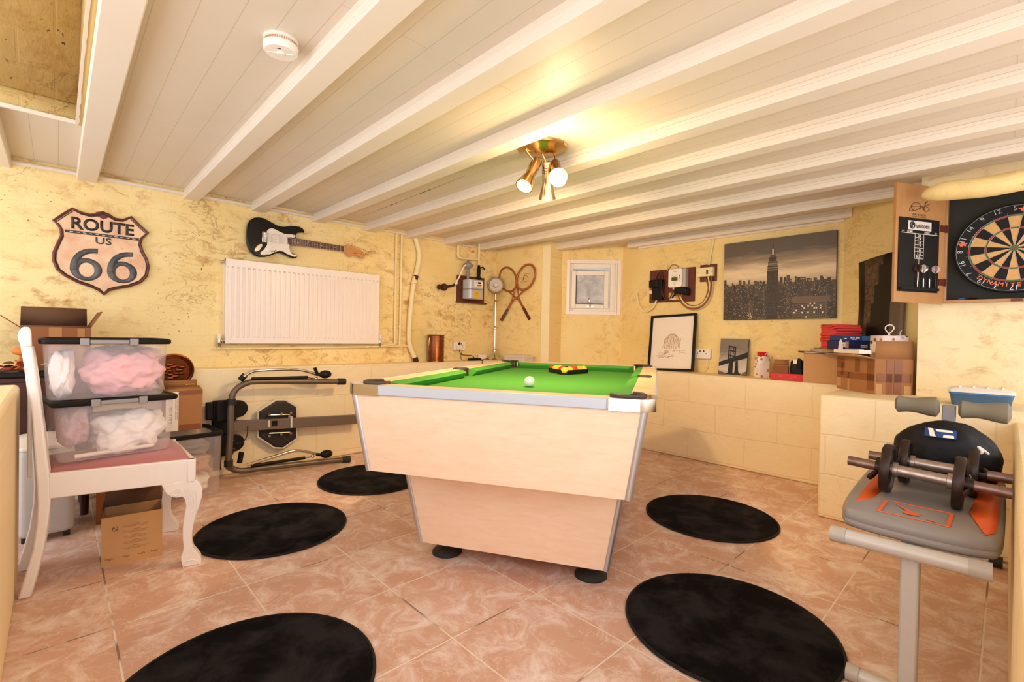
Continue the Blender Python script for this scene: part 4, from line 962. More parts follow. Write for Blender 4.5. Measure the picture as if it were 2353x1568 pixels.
m = MB(); m.ball((2.735, 1.46, .04), .036, sub=3); m.tube([(2.735, 1.46, .03), (2.68, 1.457, .045)], .018, 10); m.ball((2.672, 1.457, .045), .026, sub=3, sc=(.7, 1, 1)); m.build('body', 'rust', ST)
m = MB(); m.tube(smooth_path([(2.74, 1.462, .035), (2.80, 1.474, .03), (2.85, 1.487, .03), (2.876, 1.505, .034)], 4), .012, 10); m.tube([(2.735, 1.46, .05), (2.735, 1.46, -.01)], .02, 10); m.build('pipe_stub', 'rust', ST)

# lamp on the ledge
LP = thing('adjustable_lamp', 'chrome stand lamp with round glass head on the ledge in the corner', 'lamp', at(3.385, 3.80, .735, -43.8))
m = MB(); m.lathe([(.082, 0), (.085, .006), (.08, .014), (.05, .03), (.022, .055), (.014, .075), (.012, .09)], seg=40); m.build('base', 'chrome', LP)
m = MB(); m.lathe([(.008, .085), (.008, .70)], seg=14)
for z in (.105, .345, .63): m.lathe([(.008, z-.018), (.014, z-.012), (.014, z+.006), (.009, z+.014)], seg=14); m.tube([(.012, 0, z), (.03, 0, z)], .005, 8)
m.build('stem', 'chrome', LP)
m = MB(); hc = (0, -.01, .80)
m.tube([(0, 0, .70), (0, .02, .715), (0, .045, .745), (0, .04, .78)], .007, 8); m.lathe([(.0, .075), (.03, .07), (.065, .045), (.083, .005), (.088, -.005), (.084, -.015), (.078, -.012), (.076, -.004), (.06, .03), (.03, .055), (.0, .06)], hc, (0, 1, 0), 40); hd = m.build('reflector_head', 'chrome', LP)
m = MB(); m.lathe([(.0, -.028), (.018, -.02), (.028, .0), (.022, .03), (.014, .05)], hc, (0, 1, 0), 20); m.build('bulb', 'paper', hd); m = MB(); m.lathe([(.0765, -.002), (.06, .026), (.03, .05), (.0, .055)], hc, (0, 1, 0), 40, cap=False); m.build('reflector_lining', 'white_pl', hd)
m = MB(); m.lathe([(.0, -.013), (.078, -.010), (.078, -.008), (.0, -.011)], hc, (0, 1, 0), 40); m.build('glass_front', plastic_clear('lamp_glass', '#ffffff', .97), hd)

# tennis rackets
RKW = on_wall((3.45+.012, 3.87+.0015, 0), (.076, -.62))
def racket(lab, butt, head, z, sw):
    b = Vector(butt); h = Vector(head); d = (h-b); ax = d.normalized(); n = Vector((-ax.y, ax.x))
    t = thing('tennis_racket', lab, 'racket', RKW, 'old wooden tennis rackets')
    f = lambda a, q, zz=0: (b.x+ax.x*a+n.x*q, b.y+ax.y*a+n.y*q, z+zz)
    D = d.length; A, B = .140, .107
    m = MB(); m.tube([f(D+A*math.cos(u), B*math.sin(u)) for u in [2*PI*k/48 for k in range(48)]], .0115, 10, closed=True)
    m.build('frame', 'racket', t)
    m = MB(); m.tube([f(.19, .0), f(.27, .012), f(D-A*.78, B*.62)], .008, 8); m.tube([f(.19, .0), f(.27, -.012), f(D-A*.78, -B*.62)], .008, 8); m.tube([f(.12, 0), f(.25, 0)], .012, 10); m.build('shaft', 'racket', t)
    m = MB(); m.tube([f(0, 0), f(.004, 0), f(.01, 0), f(.15, 0), f(.155, 0)], [.014, .019, .017, .015, .012], 8); m.build('grip', 'card_in' if sw else 'wine', t)
    m = MB()
    for k in range(-8, 9):
        q = k*.0118; a = A*math.sqrt(max(0, 1-(q/B)**2)); m.tube([f(D-a, q), f(D+a, q)], .0005, 4)
    for k in range(-11, 12):
        a = k*.0118; q = B*math.sqrt(max(0, 1-(a/A)**2)); m.tube([f(D+a, -q, .001), f(D+a, q, .001)], .0005, 4)
    m.build('strings', 'twine2', t)
    if sw:
        m = MB(); m.tube([f(D+.03*math.cos(u)-.01, .035*math.sin(u)-.01, .003) for u in [2*PI*k/14 for k in range(14)]], .0016, 6, closed=True); m.tube([f(D-.07, .02, .003), f(D-.03, .01, .003), f(D+.02, .03, .003), f(D+.06, -.02, .003)], .0014, 6); m.build('worn_emblem', 'ink_b', t)
racket('wooden tennis racket whose head is at upper left, crossed beneath the other', (.473, 1.165), (.17, 1.595), .014, False)
racket('wooden tennis racket with a drawn emblem on its strings, head at upper right', (.104, 1.157), (.425, 1.600), .036, True)

# things on the left ledge
CB = thing('copper_bin', 'tall beaten copper cylinder bin on the ledge right of the bent pipe', 'bin', at(2.62, 3.785, .735))
m = MB(); m.lathe([(.078, 0), (.078, .012), (.075, .016), (.075, .245), (.079, .25), (.079, .258), (.072, .258), (.072, .02)], seg=48); cb = m.build('body', 'copper', CB)
m = MB()
for k in range(10):
    a = R(-150+k*12)
    for j in range(16): m.ball((.0755*math.cos(a), .0755*math.sin(a), .03+.0135*j), .0035, sub=1)
m.build('studs', 'copper', cb)
m = MB(); m.tube([(-.079, -.01, .23), (-.088, -.012, .2), (-.088, -.012, .13), (-.08, -.01, .11)], .003, 6); m.tube([(.079, .01, .25), (.085, .0, .235), (.083, 0, .225)], .003, 6); m.build('wire_handle', 'brass', CB)
def socket(lab, mw, w=.147):
    t = thing('socket', lab, 'wall socket', mw); m = MB(); m.loft([[(x, y, z) for x, y in rrect(w-s, .086-s, .008)] for s, z in ((.004, 0), (0, .006), (0, .03), (.006, .034))]); m.build('face_plate', 'white_pl', t, ang=30)
    m = MB()
    for sx in (-.037, .037):
        m.b2((sx-.0035, -.002, .0335), (sx+.0035, .006, .0345)); 
        for dx in (-.011, .011): m.b2((sx+dx-.003, -.019, .0335), (sx+dx+.003, -.016, .0345))
        m.b2((sx*.45-.005, .015, .0335), (sx*.45+.005, .030, .0345))
    m.build('pin_holes', 'ink_b', t); return t
S1 = socket('white double socket with a plug on the left wall above the ledge', on_wall((2.944, 3.87, .882), LW))
m = MB(); m.loft([[(x-.03, y-.012, z) for x, y in rrect(w, w*1.05, .012)] for w, z in ((.05, .034), (.05, .055), (.04, .066))]); m.build('plug', 'white_pl', S1)
m = MB(); m.b2((-.012, .008, .034), (.0, .04, .042)); m.build('switch', 'ink_b', S1)
m = MB(); m.tube(smooth_path([(2.91, 3.80, .845), (2.93, 3.79, .80), (3.0, 3.785, .79), (3.06, 3.79, .785), (3.09, 3.79, .77), (3.10, 3.79, .752)], 6), .004, 8); o = m.build('power_cord', 'black_pl'); tag(o, 'black cord from the plug down to the black adaptor', 'cord')
m = MB(); m.tube(smooth_path([(2.96, 3.815, .835), (2.94, 3.81, .78), (2.945, 3.80, .745), (2.99, 3.79, .742), (3.04, 3.785, .742)], 6), .003, 8); o = m.build('power_cord', 'card_in'); tag(o, 'brown looped cord below the left wall socket', 'cord')
m = MB(); m.loft([[(x*s, y*s, z) for x, y in rrect(.17, .06, .028)] for s, z in ((1, 0), (1, .008), (.85, .022), (.4, .026))]); o = m.build('adaptor', 'black_pl', ang=60); o.matrix_world = at(3.10, 3.785, .735, -4); tag(o, 'flat black power adaptor on the ledge left of the chrome lamp', 'adaptor')
m = MB(); m.b2((-.045, -.02, 0), (.045, .02, .055)); o = m.build('plug_box', 'white_pl', None, .006); o.matrix_world = at(3.24, 3.835, .735); tag(o, 'small white plastic box behind the chrome lamp base', 'box')
m = MB(); m.tube(smooth_path([(3.18, 3.785, .741), (3.22, 3.785, .742), (3.27, 3.79, .75), (3.31, 3.795, .742)], 5), .003, 8); o = m.build('power_cord', 'black_pl'); tag(o, 'short black cord between the adaptor and the lamp base', 'cord')
m = MB(); m.tube(smooth_path([(3.14, 3.76, .745), (3.135, 3.71, .74), (3.13, 3.693, .73), (3.12, 3.690, .69)], 5), .004, 8); o = m.build('power_cord', 'black_pl'); tag(o, 'black cord hanging over the ledge edge behind the pool table', 'cord')
FC = thing('food_container', 'clear lidded food container on the ledge below the rackets', 'container', RKW @ Matrix.Translation((.43, .708, .13)) @ Matrix.Rotation(-PI/2, 4, 'X'))
m = MB(); m.loft([[(x, y, z) for x, y in rrect(w, d, .03)] for w, d, z in ((.25, .16, 0), (.28, .19, .075))], 0, True, False); m.build('tub', 'clear2', FC, solid=.002)
m = MB(); m.loft([[(x, y, z) for x, y in rrect(w, d, .03)] for w, d, z in ((.285, .195, .072), (.29, .2, .08), (.28, .19, .088), (.2, .12, .098))]); m.build('lid', 'clear2', FC)
# ------------------------------------------------------------------ right wall
XW = lambda y, z, x=4.085: on_wall((x, y, z), RW)      # local x grows towards smaller world y
EM = thing('electricity_board', 'brown wall board with white electricity meter and black fuse unit', 'meter board', XW(2.15, 1.49))
m = MB(); m.b2((-.222, -.155, 0), (.222, .148, .016)); m.build('backboard', 'fibreboard', EM, .003)
m = MB(); m.loft([[(x+.075, y+.052, z) for x, y in rrect(.128, .165, .016)] for z in (.078, .094)]); fc = m.build('meter_face', 'white_pl', EM, .002, ang=50)
m = MB(); m.b2((.03, -.03, .016), (.165, .134, .076)); m.build('meter_body', 'card2', EM, .004) if False else m.build('meter_body', 'mid_grey', EM, .004)
m = MB(); m.b2((.043, .027, .0935), (.10, .058, .0955)); m.build('display', 'lcd', fc)
m = MB()
for dy in (.07, .055): m.lathe([(.005, .0935), (.005, .0965)], (.119, dy, 0), seg=12)
m.tube([(.117+.008*math.cos(2*PI*k/16), .035+.008*math.sin(2*PI*k/16), .0945) for k in range(16)], .001, 5, closed=True)
text_into(m, 'kWh', (.075, .108, .0946), .026); text_into(m, 'single phase meter', (.072, .075, .0946), .06); text_into(m, '230V 50Hz', (.072, .065, .0946), .034); text_into(m, '0 0 1 8 4', (.07, .015, .0946), .03); text_into(m, 'CE', (.07, -.003, .0946), .014)
m.build('face_print', 'ink_b', fc)
m = MB(); m.b2((-.165, -.135, .016), (-.065, .055, .07)); m.b2((-.19, -.02, .016), (-.10, .05, .085)); fu = m.build('fuse_unit', 'black_pl', EM, .006)
m = MB()
for k in range(4): m.b2((.045+.022*k, -.047, .06), (.057+.022*k, -.032, .075))
m.build('terminals', 'white_pl', EM)
m = MB(); m.loft([[(x+.125, y-.06-.2*(x), z) for x, y in rrect(w, .07*s, .02)] for w, s, z in ((.13, 1, .02), (.125, 1, .07), (.1, .7, .085))]); m.build('terminal_block', 'black_pl', EM, .003)
m = MB(); m.b2((-.02, -.10, .016), (.03, -.072, .02)); m.b2((.05, -.14, .016), (.11, -.09, .02)); m.build('yellow_label', 'yellow_l', EM)
m = MB(); m.b2((-.02, -.138, .016), (.048, -.102, .019)); m.b2((-.222, -.07, .016), (-.185, -.04, .02)); m.build('white_label', 'paper', EM)
m = MB(); m.b2((-.222, -.075, .0155), (-.20, -.02, .019)); m.build('orange_label', 'orange_x', EM)
def wire(par, pts, r, mat, name='wire', n=6):
    m = MB(); m.tube(smooth_path(pts, n), r, 8); return m.build(name, mat, par)
wire(EM, [(-.13, .05, .04), (-.145, .09, .03), (-.12, .12, .03), (-.09, .11, .035), (-.07, .03, .04), (-.065, -.08, .05), (-.03, -.135, .055), (.01, -.125, .06), (.04, -.07, .06), (.05, -.05, .06)], .006, 'wine')
wire(EM, [(-.10, .055, .04), (-.10, .13, .02), (-.095, .14, .018)], .005, 'wine')
wire(EM, [(.075, -.045, .065), (.072, -.08, .06), (.03, -.12, .055)], .006, 'black_pl')
wire(EM, [(-.035, .148, .006), (.0, .185, .006), (.05, .175, .006), (.06, .15, .01)], .004, 'card')
SW = thing('isolator_switch', 'small cream switch box on a dark wood block beside the meter board', 'switch', XW(1.81, 1.575))
m = MB(); m.b2((-.072, -.075, 0), (.072, .072, .018)); m.build('wood_block', 'wine', SW, .003)
m = MB(); m.b2((-.085, -.035, .018), (.06, .042, .062)); m.build('switch_box', 'cream_paint', SW, .004)
m = MB(); m.b2((.005, -.018, .061), (.02, .018, .068)); m.build('rocker', 'wine', SW, .002)
m = MB(); m.ball((-.07, .0, .063), .004, sub=1); m.ball((.045, .0, .063), .004, sub=1); m.build('screws', 'brass', SW)
Lx = lambda P, yy, zz: [(yy-p[0], p[1]-zz, .035) for p in P]     # (world y, z) -> local on the wall
def cable(lab, P, r, mat, zo=.03):
    m = MB(); m.tube(smooth_path([(4.085-zo if p[1] < 1.7 else 4.085-zo*.5, p[0], p[1]) for p in P], 7), r, 8); o = m.build('cable', mat); return tag(o, lab, 'cable')
cable('outer dark cable looping from the small switch box to the meter board', [(1.835, 1.545), (1.80, 1.46), (1.805, 1.40), (1.835, 1.33), (1.90, 1.29), (1.97, 1.30), (2.03, 1.35), (2.06, 1.41)], .0065, 'card_d')
cable('middle pale cable looping from the small switch box to the meter board', [(1.80, 1.545), (1.785, 1.46), (1.79, 1.39), (1.83, 1.32), (1.89, 1.285), (1.96, 1.287), (2.02, 1.33), (2.05, 1.38)], .006, 'cream_paint', .04)
cable('inner dark cable looping from the small switch box to the meter board', [(1.768, 1.545), (1.765, 1.46), (1.78, 1.37), (1.82, 1.30), (1.88, 1.268), (1.96, 1.27), (2.03, 1.32), (2.07, 1.40)], .0065, 'card_d', .05)
cable('cream cable drooping in a loop from the fuse unit to the wall left of it', [(2.285, 1.36), (2.315, 1.30), (2.36, 1.262), (2.415, 1.25), (2.465, 1.30), (2.49, 1.38), (2.50, 1.45)], .0085, 'cream_paint')
cable('thin cream cable from the ceiling down to the top of the meter board', [(2.27, 1.91), (2.255, 1.82), (2.215, 1.74), (2.195, 1.68), (2.19, 1.62)], .004, 'cream_paint', .02)
cable('cream cable from the ceiling down to the small switch box', [(1.765, 1.90), (1.772, 1.84), (1.79, 1.74), (1.80, 1.64)], .009, 'cream_paint', .03)
socket('white double socket on the right wall beside the framed drawing', XW(1.84, .872))
cable('thin cream flex from the right wall socket down to the ledge', [(1.80, .83), (1.79, .78), (1.805, .74), (1.82, .715)], .004, 'cream_paint', .012)

# framed drawing leaning on the wall
FD = thing('framed_drawing', 'black framed brown ink drawing leaning on the right wall ledge', 'framed picture', Matrix.Translation((3.965, 2.09, .709)) @ on_wall((0, 0, 0), RW) @ Matrix.Rotation(R(2.6), 4, 'Z') @ Matrix.Rotation(R(-10), 4, 'X'))
m = MB(); ring(m, -.22, .0, .22, .515, .020, -.012, .014); m.build('frame', 'black_pl', FD, .002)
m = MB(); m.b2((-.205, .012, -.006), (.205, .505, -.002)); m.build('mount', 'paper', FD)
m = MB(); rnd = random.Random(4)
def stroke(P, r): m.tube(smooth_path([(x, y, -.0015) for x, y in P], 5), r, 4)
for k in range(16):
    a = k/15; x = -.10+.2*a; stroke([(x*.35, .34-.02*abs(a-.5)), (x*.7, .27+.02*math.sin(k)), (x*.9+.01*math.sin(k*2), .2)], .0009)
for k in range(22):
    x = rnd.uniform(-.12, .12); y = rnd.uniform(.12, .19); w = rnd.uniform(.02, .07); stroke([(x-w/2, y-.006), (x, y+.004), (x+w/2, y-.004+rnd.uniform(-.01, .01))], rnd.uniform(.0008, .0022))
for k in range(10):
    x = rnd.uniform(-.07, .07); y = rnd.uniform(.2, .3); stroke([(x, y), (x+rnd.uniform(-.02, .02), y+.04), (x+rnd.uniform(-.03, .03), y+.06)], .0013)
stroke([(-.07, .20), (-.05, .29), (-.015, .335), (.0, .33), (.02, .335), (.05, .29), (.065, .21)], .0014); stroke([(-.015, .20), (-.012, .27), (.004, .305), (.02, .27), (.02, .2)], .0014)
m.build('ink_drawing', 'sepia', FD)
m = MB(); m.b2((-.20, .0185, .002), (.20, .4965, .004)); m.bm.free()

# city skyline canvas
NY = thing('city_canvas', 'large sepia canvas print of a city skyline with a tall spired tower', 'picture', XW(1.265, 1.1665, 4.083) @ Matrix.Rotation(R(.4), 4, 'Z'))
CWD, CH_ = .80, .638
m = MB(); m.b2((-CWD/2, 0, 0), (CWD/2, CH_, .03)); m.build('canvas', 'canvas', NY, .003)
m = MB(); m.poly([(-CWD/2+.001, .001, .0306), (CWD/2-.001, .001, .0306), (CWD/2-.001, CH_-.001, .0306), (-CWD/2+.001, CH_-.001, .0306)]); m.build('sky_print', 'sky', NY)
m = MB(); rnd = random.Random(12)
def q(x0, y0, x1, y1, z, mi):
    m.poly([(CWD*(x0-.5), CH_*y0, .0306+z), (CWD*(x1-.5), CH_*y0, .0306+z), (CWD*(x1-.5), CH_*y1, .0306+z), (CWD*(x0-.5), CH_*y1, .0306+z)], mi)
lay_ = 0
q(.002, .002, .998, .44, .00002, 2)
for row, (hb, n, ws) in enumerate(((.47, 60, .03), (.43, 55, .035), (.36, 46, .04), (.28, 36, .05), (.19, 26, .06))):
    z = .0001+row*.00012
    for k in range(n):
        x = rnd.uniform(.004, .96); w = rnd.uniform(.4, 1)*ws; h = hb*rnd.uniform(.78, 1.12)
        x1 = min(.996, x+w); q(x, .002, x1, h, z+.000001*k, rnd.choice((0, 0, 1, 1, 2, 2, 3) if row < 2 else (0, 0, 0, 1, 1, 2)))
for k in range(1700):
    y = rnd.random()**1.4*.46+.004; x = rnd.uniform(.005, .99); s = rnd.uniform(.0012, .0038); q(x, y, x+s, y+s*rnd.uniform(.8, 1.6), .0009, rnd.choice((5, 5, 5, 4)))
for x, y, w, h in ((.13, .36, .025, .05), (.25, .38, .015, .09), (.36, .40, .02, .07), (.62, .42, .025, .06), (.71, .44, .05, .05), (.78, .40, .03, .07)): q(x, .2, x+w, y+h, .00075, 1); q(x+.003, y+h*.5, x+w-.003, y+h*.8, .0008, 4)
# tower
tx = .472
for w, y0, y1, mi in ((.050, 0, .60, 0), (.047, .60, .66, 1), (.042, .66, .71, 2), (.034, .71, .765, 1), (.024, .765, .79, 2), (.012, .79, .87, 1), (.005, .87, .92, 1), (.0016, .92, .985, 0)): q(tx-w, y0+.002, tx+w, y1, .0010, mi)
for w, y0, y1 in ((.046, .605, .612), (.044, .625, .64), (.038, .67, .69), (.006, .79, .865)): q(tx-w, y0, tx+w, y1, .0011, 5 if w < .01 else 4)
for k in range(60): x = rnd.uniform(tx-.045, tx+.045); y = rnd.uniform(.05, .58); q(x, y, x+.003, y+.006, .0011, rnd.choice((3, 4)))
for k in range(7): q(tx-.045, .06+.08*k, tx+.045, .063+.08*k, .00115, 2)
# office slab at lower right with window grid
q(.655, .002, .93, .26, .0012, 3); q(.645, .20, .955, .262, .0013, 3)
for i in range(16):
    for j in range(7): q(.662+.0165*i, .012+.026*j, .674+.0165*i, .028+.026*j, .0014, rnd.choice((0, 0, 0, 0, 1, 5)))
for i in range(9):
    for j in range(6): q(.24+.008*i, .01+.014*j, .245+.008*i, .018+.014*j, .0014, rnd.choice((0, 1, 5)))
m.build('skyline_print', ['city0', 'city1', 'city2', 'city3', 'city4', 'city_l'], NY)

# bridge canvas
BR = thing('bridge_canvas', 'small grey canvas print of a suspension bridge leaning on the ledge', 'picture', Matrix.Translation((4.005, 1.565, .709)) @ on_wall((0, 0, 0), RW) @ Matrix.Rotation(R(-8), 4, 'X'))
m = MB(); m.b2((-.112, 0, -.018), (.112, .302, 0)); m.build('canvas', 'canvas', BR, .002)
m = MB(); m.poly([(-.112, 0, .0004), (.112, 0, .0004), (.112, .302, .0004), (-.112, .302, .0004)]); m.build('sky_print', 'sky2', BR)
m = MB(); p = lambda P, mi=0, z=.0008: m.poly([(x*.224-.112, y*.302, z) for x, y in P], mi)
p([(.0, .22), (.0, .34), (.35, .44), (1, .64), (1, .48), (.5, .36)])
p([(.27, .03), (.34, .05), (.37, .40), (.52, .42), (.52, .05), (.52, .03)], 0, .001); p([(.52, .03), (.58, .05), (.60, .38), (.68, .40), (.72, .10), (.80, .03)], 0, .001); p([(.27, .01), (.80, .01), (.82, .05), (.25, .05)], 0, .0012)
for x in (.35, .55, .40, .50): p([(x-.012, .42), (x+.012, .42), (x+.012, .78), (x-.012, .80)], 0, .0011)
for y in (.77, .66, .52): p([(.34, y), (.58, y-.04), (.58, y), (.34, y+.035)], 0, .0013)
for x in (.33, .57): p([(x-.02, .40), (x+.02, .40), (x+.015, .82-.04*(x > .5)), (x-.015, .82-.04*(x > .5))], 0, .0014)
p([(.62, .80), (.64, .80), (1, .66), (1, .645)], 1, .0009); p([(.0, .40), (.33, .80), (.34, .80), (.0, .38)], 1, .0009)
p([(.0, .0), (.3, .0), (.2, .06), (.05, .09), (.0, .12)], 1, .0009); p([(.8, .0), (1, .0), (1, .12), (.9, .09)], 1, .0009)
m.build('bridge_print', ['ink_b', 'city3'], BR)

# ------------------------------------------------------------------ things on the right ledge
def giftbag(lab, mw, w, d, h, top=None):
    t = thing('gift_bag', lab, 'gift bag', mw)
    m = MB(); m.loft([[(x, y, z) for x, y in ((-w/2, -d/2), (w/2, -d/2), (w/2*.98, 0), (w/2, d/2), (-w/2, d/2), (-w/2*.98, 0))] for z in (0, h*.5, h)], 0, True, False); m.build('body', 'floral', t, solid=.001)
    return t
GB = giftbag('white floral paper gift bag standing on the right ledge with red tissue inside', at(3.975, 1.325, .709, -40), .085, .06, .165)
m = MB(); m.b2((-.028, -.012, .05), (.035, .02, .20)); m.build('red_card', 'red', GB)
m = MB(); m.tube(smooth_path([(.0, -.03, .165), (.012, -.034, .19), (.03, -.034, .198), (.045, -.032, .175), (.05, -.031, .15)], 5), .002, 6); m.build('cord_handle', 'twine', GB)
RB = thing('red_box', 'flat bright red box on the edge of the right ledge', 'box', at(3.895, 1.118, .709, -82))
m = MB(); m.b2((-.108, -.05, 0), (.108, .06, .05)); m.build('box', 'red', RB, .002)
for x in (-.05, .04): m = MB(); m.tube([(x-.022, -.0504, .016), (x+.0, -.0504, .026), (x+.02, -.0504, .034)], .0018, 5); m.tube([(x+.01+.008*math.cos(k*.6), -.0504, .032+.006*math.sin(k*.6)) for k in range(11)], .0015, 5); m.build('printed_mark', 'orange_x', RB)
RBM = RB.matrix_world
carton('small_carton', 'small open brown carton on the left half of the red box', RBM @ at(-.05, .005, .0505, 3), .10, .08, .05, 'card_d', True, (('b', .05, 70, 'card'), ('r', .03, 20, 'card'), ('f', .02, 150, 'card')), cat='small carton')
bl = thing('black_pouch', 'black soft pouch with a white tag on the right half of the red box', 'pouch', RBM @ at(.06, .0, .0505, -4))
m = MB(); m.loft([[(x*s, y*s, z) for x, y in rrect(.085, .08, .015)] for s, z in ((.95, 0), (1, .03), (.97, .085), (.8, .095))]); m.build('body', 'blk_cloth', bl)
m = MB(); m.tube([(.02, -.042, .04), (.022, -.045, .07), (.02, -.04, .10), (.012, -.02, .105)], [.012, .016, .016, .01], 10); m.build('fold', 'blk_cloth', bl)
m = MB(); m.b2((-.02, -.046, .075), (.005, -.043, .105)); m.build('white_tag', 'paper', bl)

LB = carton('cardboard_box', 'smooth tan carton on the right ledge, left of the taped carton', at(3.955, .885, .709, -90), .235, .25, .205, 'card2', False, cat='cardboard box')
C0 = Vector((3.42, .53)); dl = Vector((.22, .23)).normalized(); a_ = math.degrees(math.atan2(-dl.y, -dl.x))
# taped carton: corner towards the room, long side to the left
cw, cd, chh = .318, .222, .205
ctrx = C0+dl*cw/2+Vector((dl.y, -dl.x))*cd/2
TB = carton('cardboard_box', 'big carton patched with brown tape on the white block shelf', at(ctrx.x, ctrx.y, .6985, math.degrees(math.atan2(-dl.y, -dl.x))), cw, cd, chh, 'card', True, (('r', .105, 88, 'card'), ('b', .02, 60, 'card'), ('f', .09, 12, 'card2')))
TBM = TB.matrix_world
fy = -cd/2
for lo, hi, mt in (((-.159, .075), (.159, .115), 'tape'), ((-.159, .135), (-.09, .20), 'card_d'), ((-.12, .09), (-.10, .17), 'tape'), ((.0, .12), (.04, .20), 'card_d'), ((.10, .02), (.158, .2), 'tape'), ((-.06, .0), (-.045, .12), 'card2'), ((-.159, .02), (-.12, .08), 'card2')):
    m = MB(); m.b2((lo[0], fy-.0016, lo[1]), (hi[0], fy+.001, hi[1])); m.build('tape_strip', mt, TB)
for lo, hi, mt in (((-.10, .07), (.10, .12), 'tape'), ((-.045, .0), (-.01, .2), 'tape'), ((.0, .0), (.045, .2), 'tape'), ((.06, .0), (.10, .05), 'card2'), ((-.105, .0), (-.07, .06), 'card2')):
    m = MB(); m.b2((cw/2-.001, lo[0], lo[1]), (cw/2+.0016, hi[0], hi[1])); m.build('tape_strip', mt, TB)
# bag inside the taped carton
FB = giftbag('floral bag with a white loop handle poking out of the taped carton', TBM @ at(.085, .025, .02, 90), .15, .10, .322)
m = MB(); m.tube(smooth_path([(-.045, -.04, .318), (-.03, -.04, .335), (-.005, -.04, .365), (-.022, -.04, .385), (-.05, -.04, .378), (-.055, -.04, .358), (-.035, -.04, .333), (-.02, -.04, .316)], 6), .0032, 8); m.build('loop_handle', 'twine', FB)
m = MB(); m.tube([(.06, .0, .31), (.065, .0, .345), (.075, .002, .355)], .0022, 6); m.ball((.06, -.01, .308), .03, sub=3, sc=(1.2, .9, .7)); m.build('tissue', 'paper', FB)
# packaging on the folded flap
PK = thing('packing_tray', 'white cut-out card tray lying on the left flap of the taped carton', 'tray', TBM @ at(.03, -.155, .233, 0))
m = MB(); m.b2((-.11, -.035, 0), (.11, .035, .022)); m.prism([(-.07, .022), (-.03, .022), (-.038, .07), (-.05, .085), (-.062, .07)], lambda a, b, t: (a, -.036+.003*t, b)); m.build('tray', 'paper', PK)
m = MB(); m.b2((.0, -.02, .024), (.07, .02, .028)); m.build('leaflet', 'bone', PK)
LBZ = .709+.205
def stack_box(name, lab, cat, x, y, z, w, d, h, rz, mat, bev=.0015):
    t = thing(name, lab, cat, at(x, y, z, rz)); m = MB(); m.b2((-w/2, -d/2, 0), (w/2, d/2, h)); m.build('cover', mat, t, bev); return t
mg = stack_box('magazine', 'dark red magazine at the bottom left of the pile on the tan carton', 'magazine', 3.93, .94, LBZ+.001, .21, .16, .012, -62, 'dred')
m = MB(); m.b2((-.104, -.0795, .002), (.104, -.0805, .010)); m.build('pages', 'paper', mg)
mg = stack_box('magazine', 'thick grey magazine lying across the tan carton and the taped carton', 'magazine', 3.86, .80, LBZ+.014, .28, .21, .020, -60, 'mid_grey')
m = MB(); m.b2((-.139, -.1055, .002), (.139, -.1045, .018)); m.build('pages', 'card2', mg)
mg = stack_box('magazine', 'thin pale magazine on top of the grey magazine', 'magazine', 3.86, .78, LBZ+.0345, .27, .20, .006, -55, 'city4')
bb = stack_box('blue_box', 'dark blue box with a barcode label on the magazines', 'box', 3.74, .715, LBZ+.041, .215, .12, .052, -47, 'navy')
m = MB(); m.b2((.03, -.0612, .008), (.07, -.0598, .026)); m.b2((-.105, -.0612, .01), (-.065, -.0598, .042)); m.build('white_label', 'paper', bb)
m = MB(); m.b2((-.065, -.0612, .004), (-.045, -.0598, .048)); m.build('tan_band', 'card2', bb)
m = MB()
for k in range(12): m.b2((.033+.003*k, -.0618, .010), (.0343+.003*k, -.0611, .022))
m.tube([(-.085+.01*math.cos(k*.5), -.0615, .024+.006*math.sin(k*.5)) for k in range(12)], .001, 5); m.build('barcode', 'ink_b', bb)
b2 = stack_box('blue_book', 'blue boxed book with white title lying on the dark blue box', 'book', 3.735, .705, LBZ+.0935, .20, .13, .032, -43, 'blue')
m = MB(); m.b2((.02, -.0662, .002), (.10, -.0648, .030)); m.build('pale_band', 'lblue', b2)
m = MB(); text_into(m, 'ABC XYZ', (0, 0, 0), .05, .012, 0, .02, lambda a, b: (a-.03, -.0668, b+.018)); m.bm.free()
m = MB()
for k, w in enumerate((.012, .009, .014, .01)): m.b2((-.055+.016*k, -.0668, .014), (-.055+.016*k+w, -.0655, .024))
for k, w in enumerate((.01, .012)): m.b2((-.046+.016*k, -.0668, .006), (-.046+.016*k+w, -.0655, .011))
m.b2((-.095, -.0668, .010), (-.08, -.0655, .016)); m.build('white_title', 'paper', b2)
# stack of red napkins
RN = thing('napkin_stack', 'tall stack of crumpled red paper napkins behind the blue boxes', 'napkins', at(3.83, .785, LBZ+.0345, -48))
m = MB(); rnd = random.Random(2)
for k in range(11):
    z = .015*k; w = .20+rnd.uniform(-.006, .006)-.004*abs(k-5); d = .15+rnd.uniform(-.006, .006); ox, oy = rnd.uniform(-.006, .006), rnd.uniform(-.005, .005)
    P = rrect(w, d, .02, 4); n_ = len(P)
    m.loft([[(x*s+ox+.004*math.sin(i*1.3+k), y*s+oy+.004*math.cos(i*1.9+k*2), z+dz+.004*math.sin(i*.8+k)) for i, (x, y) in enumerate(P)] for s, dz in ((.96, 0), (1, .005), (1, .010), (.97, .0145))])
m.build('napkins', 'redcloth', RN)
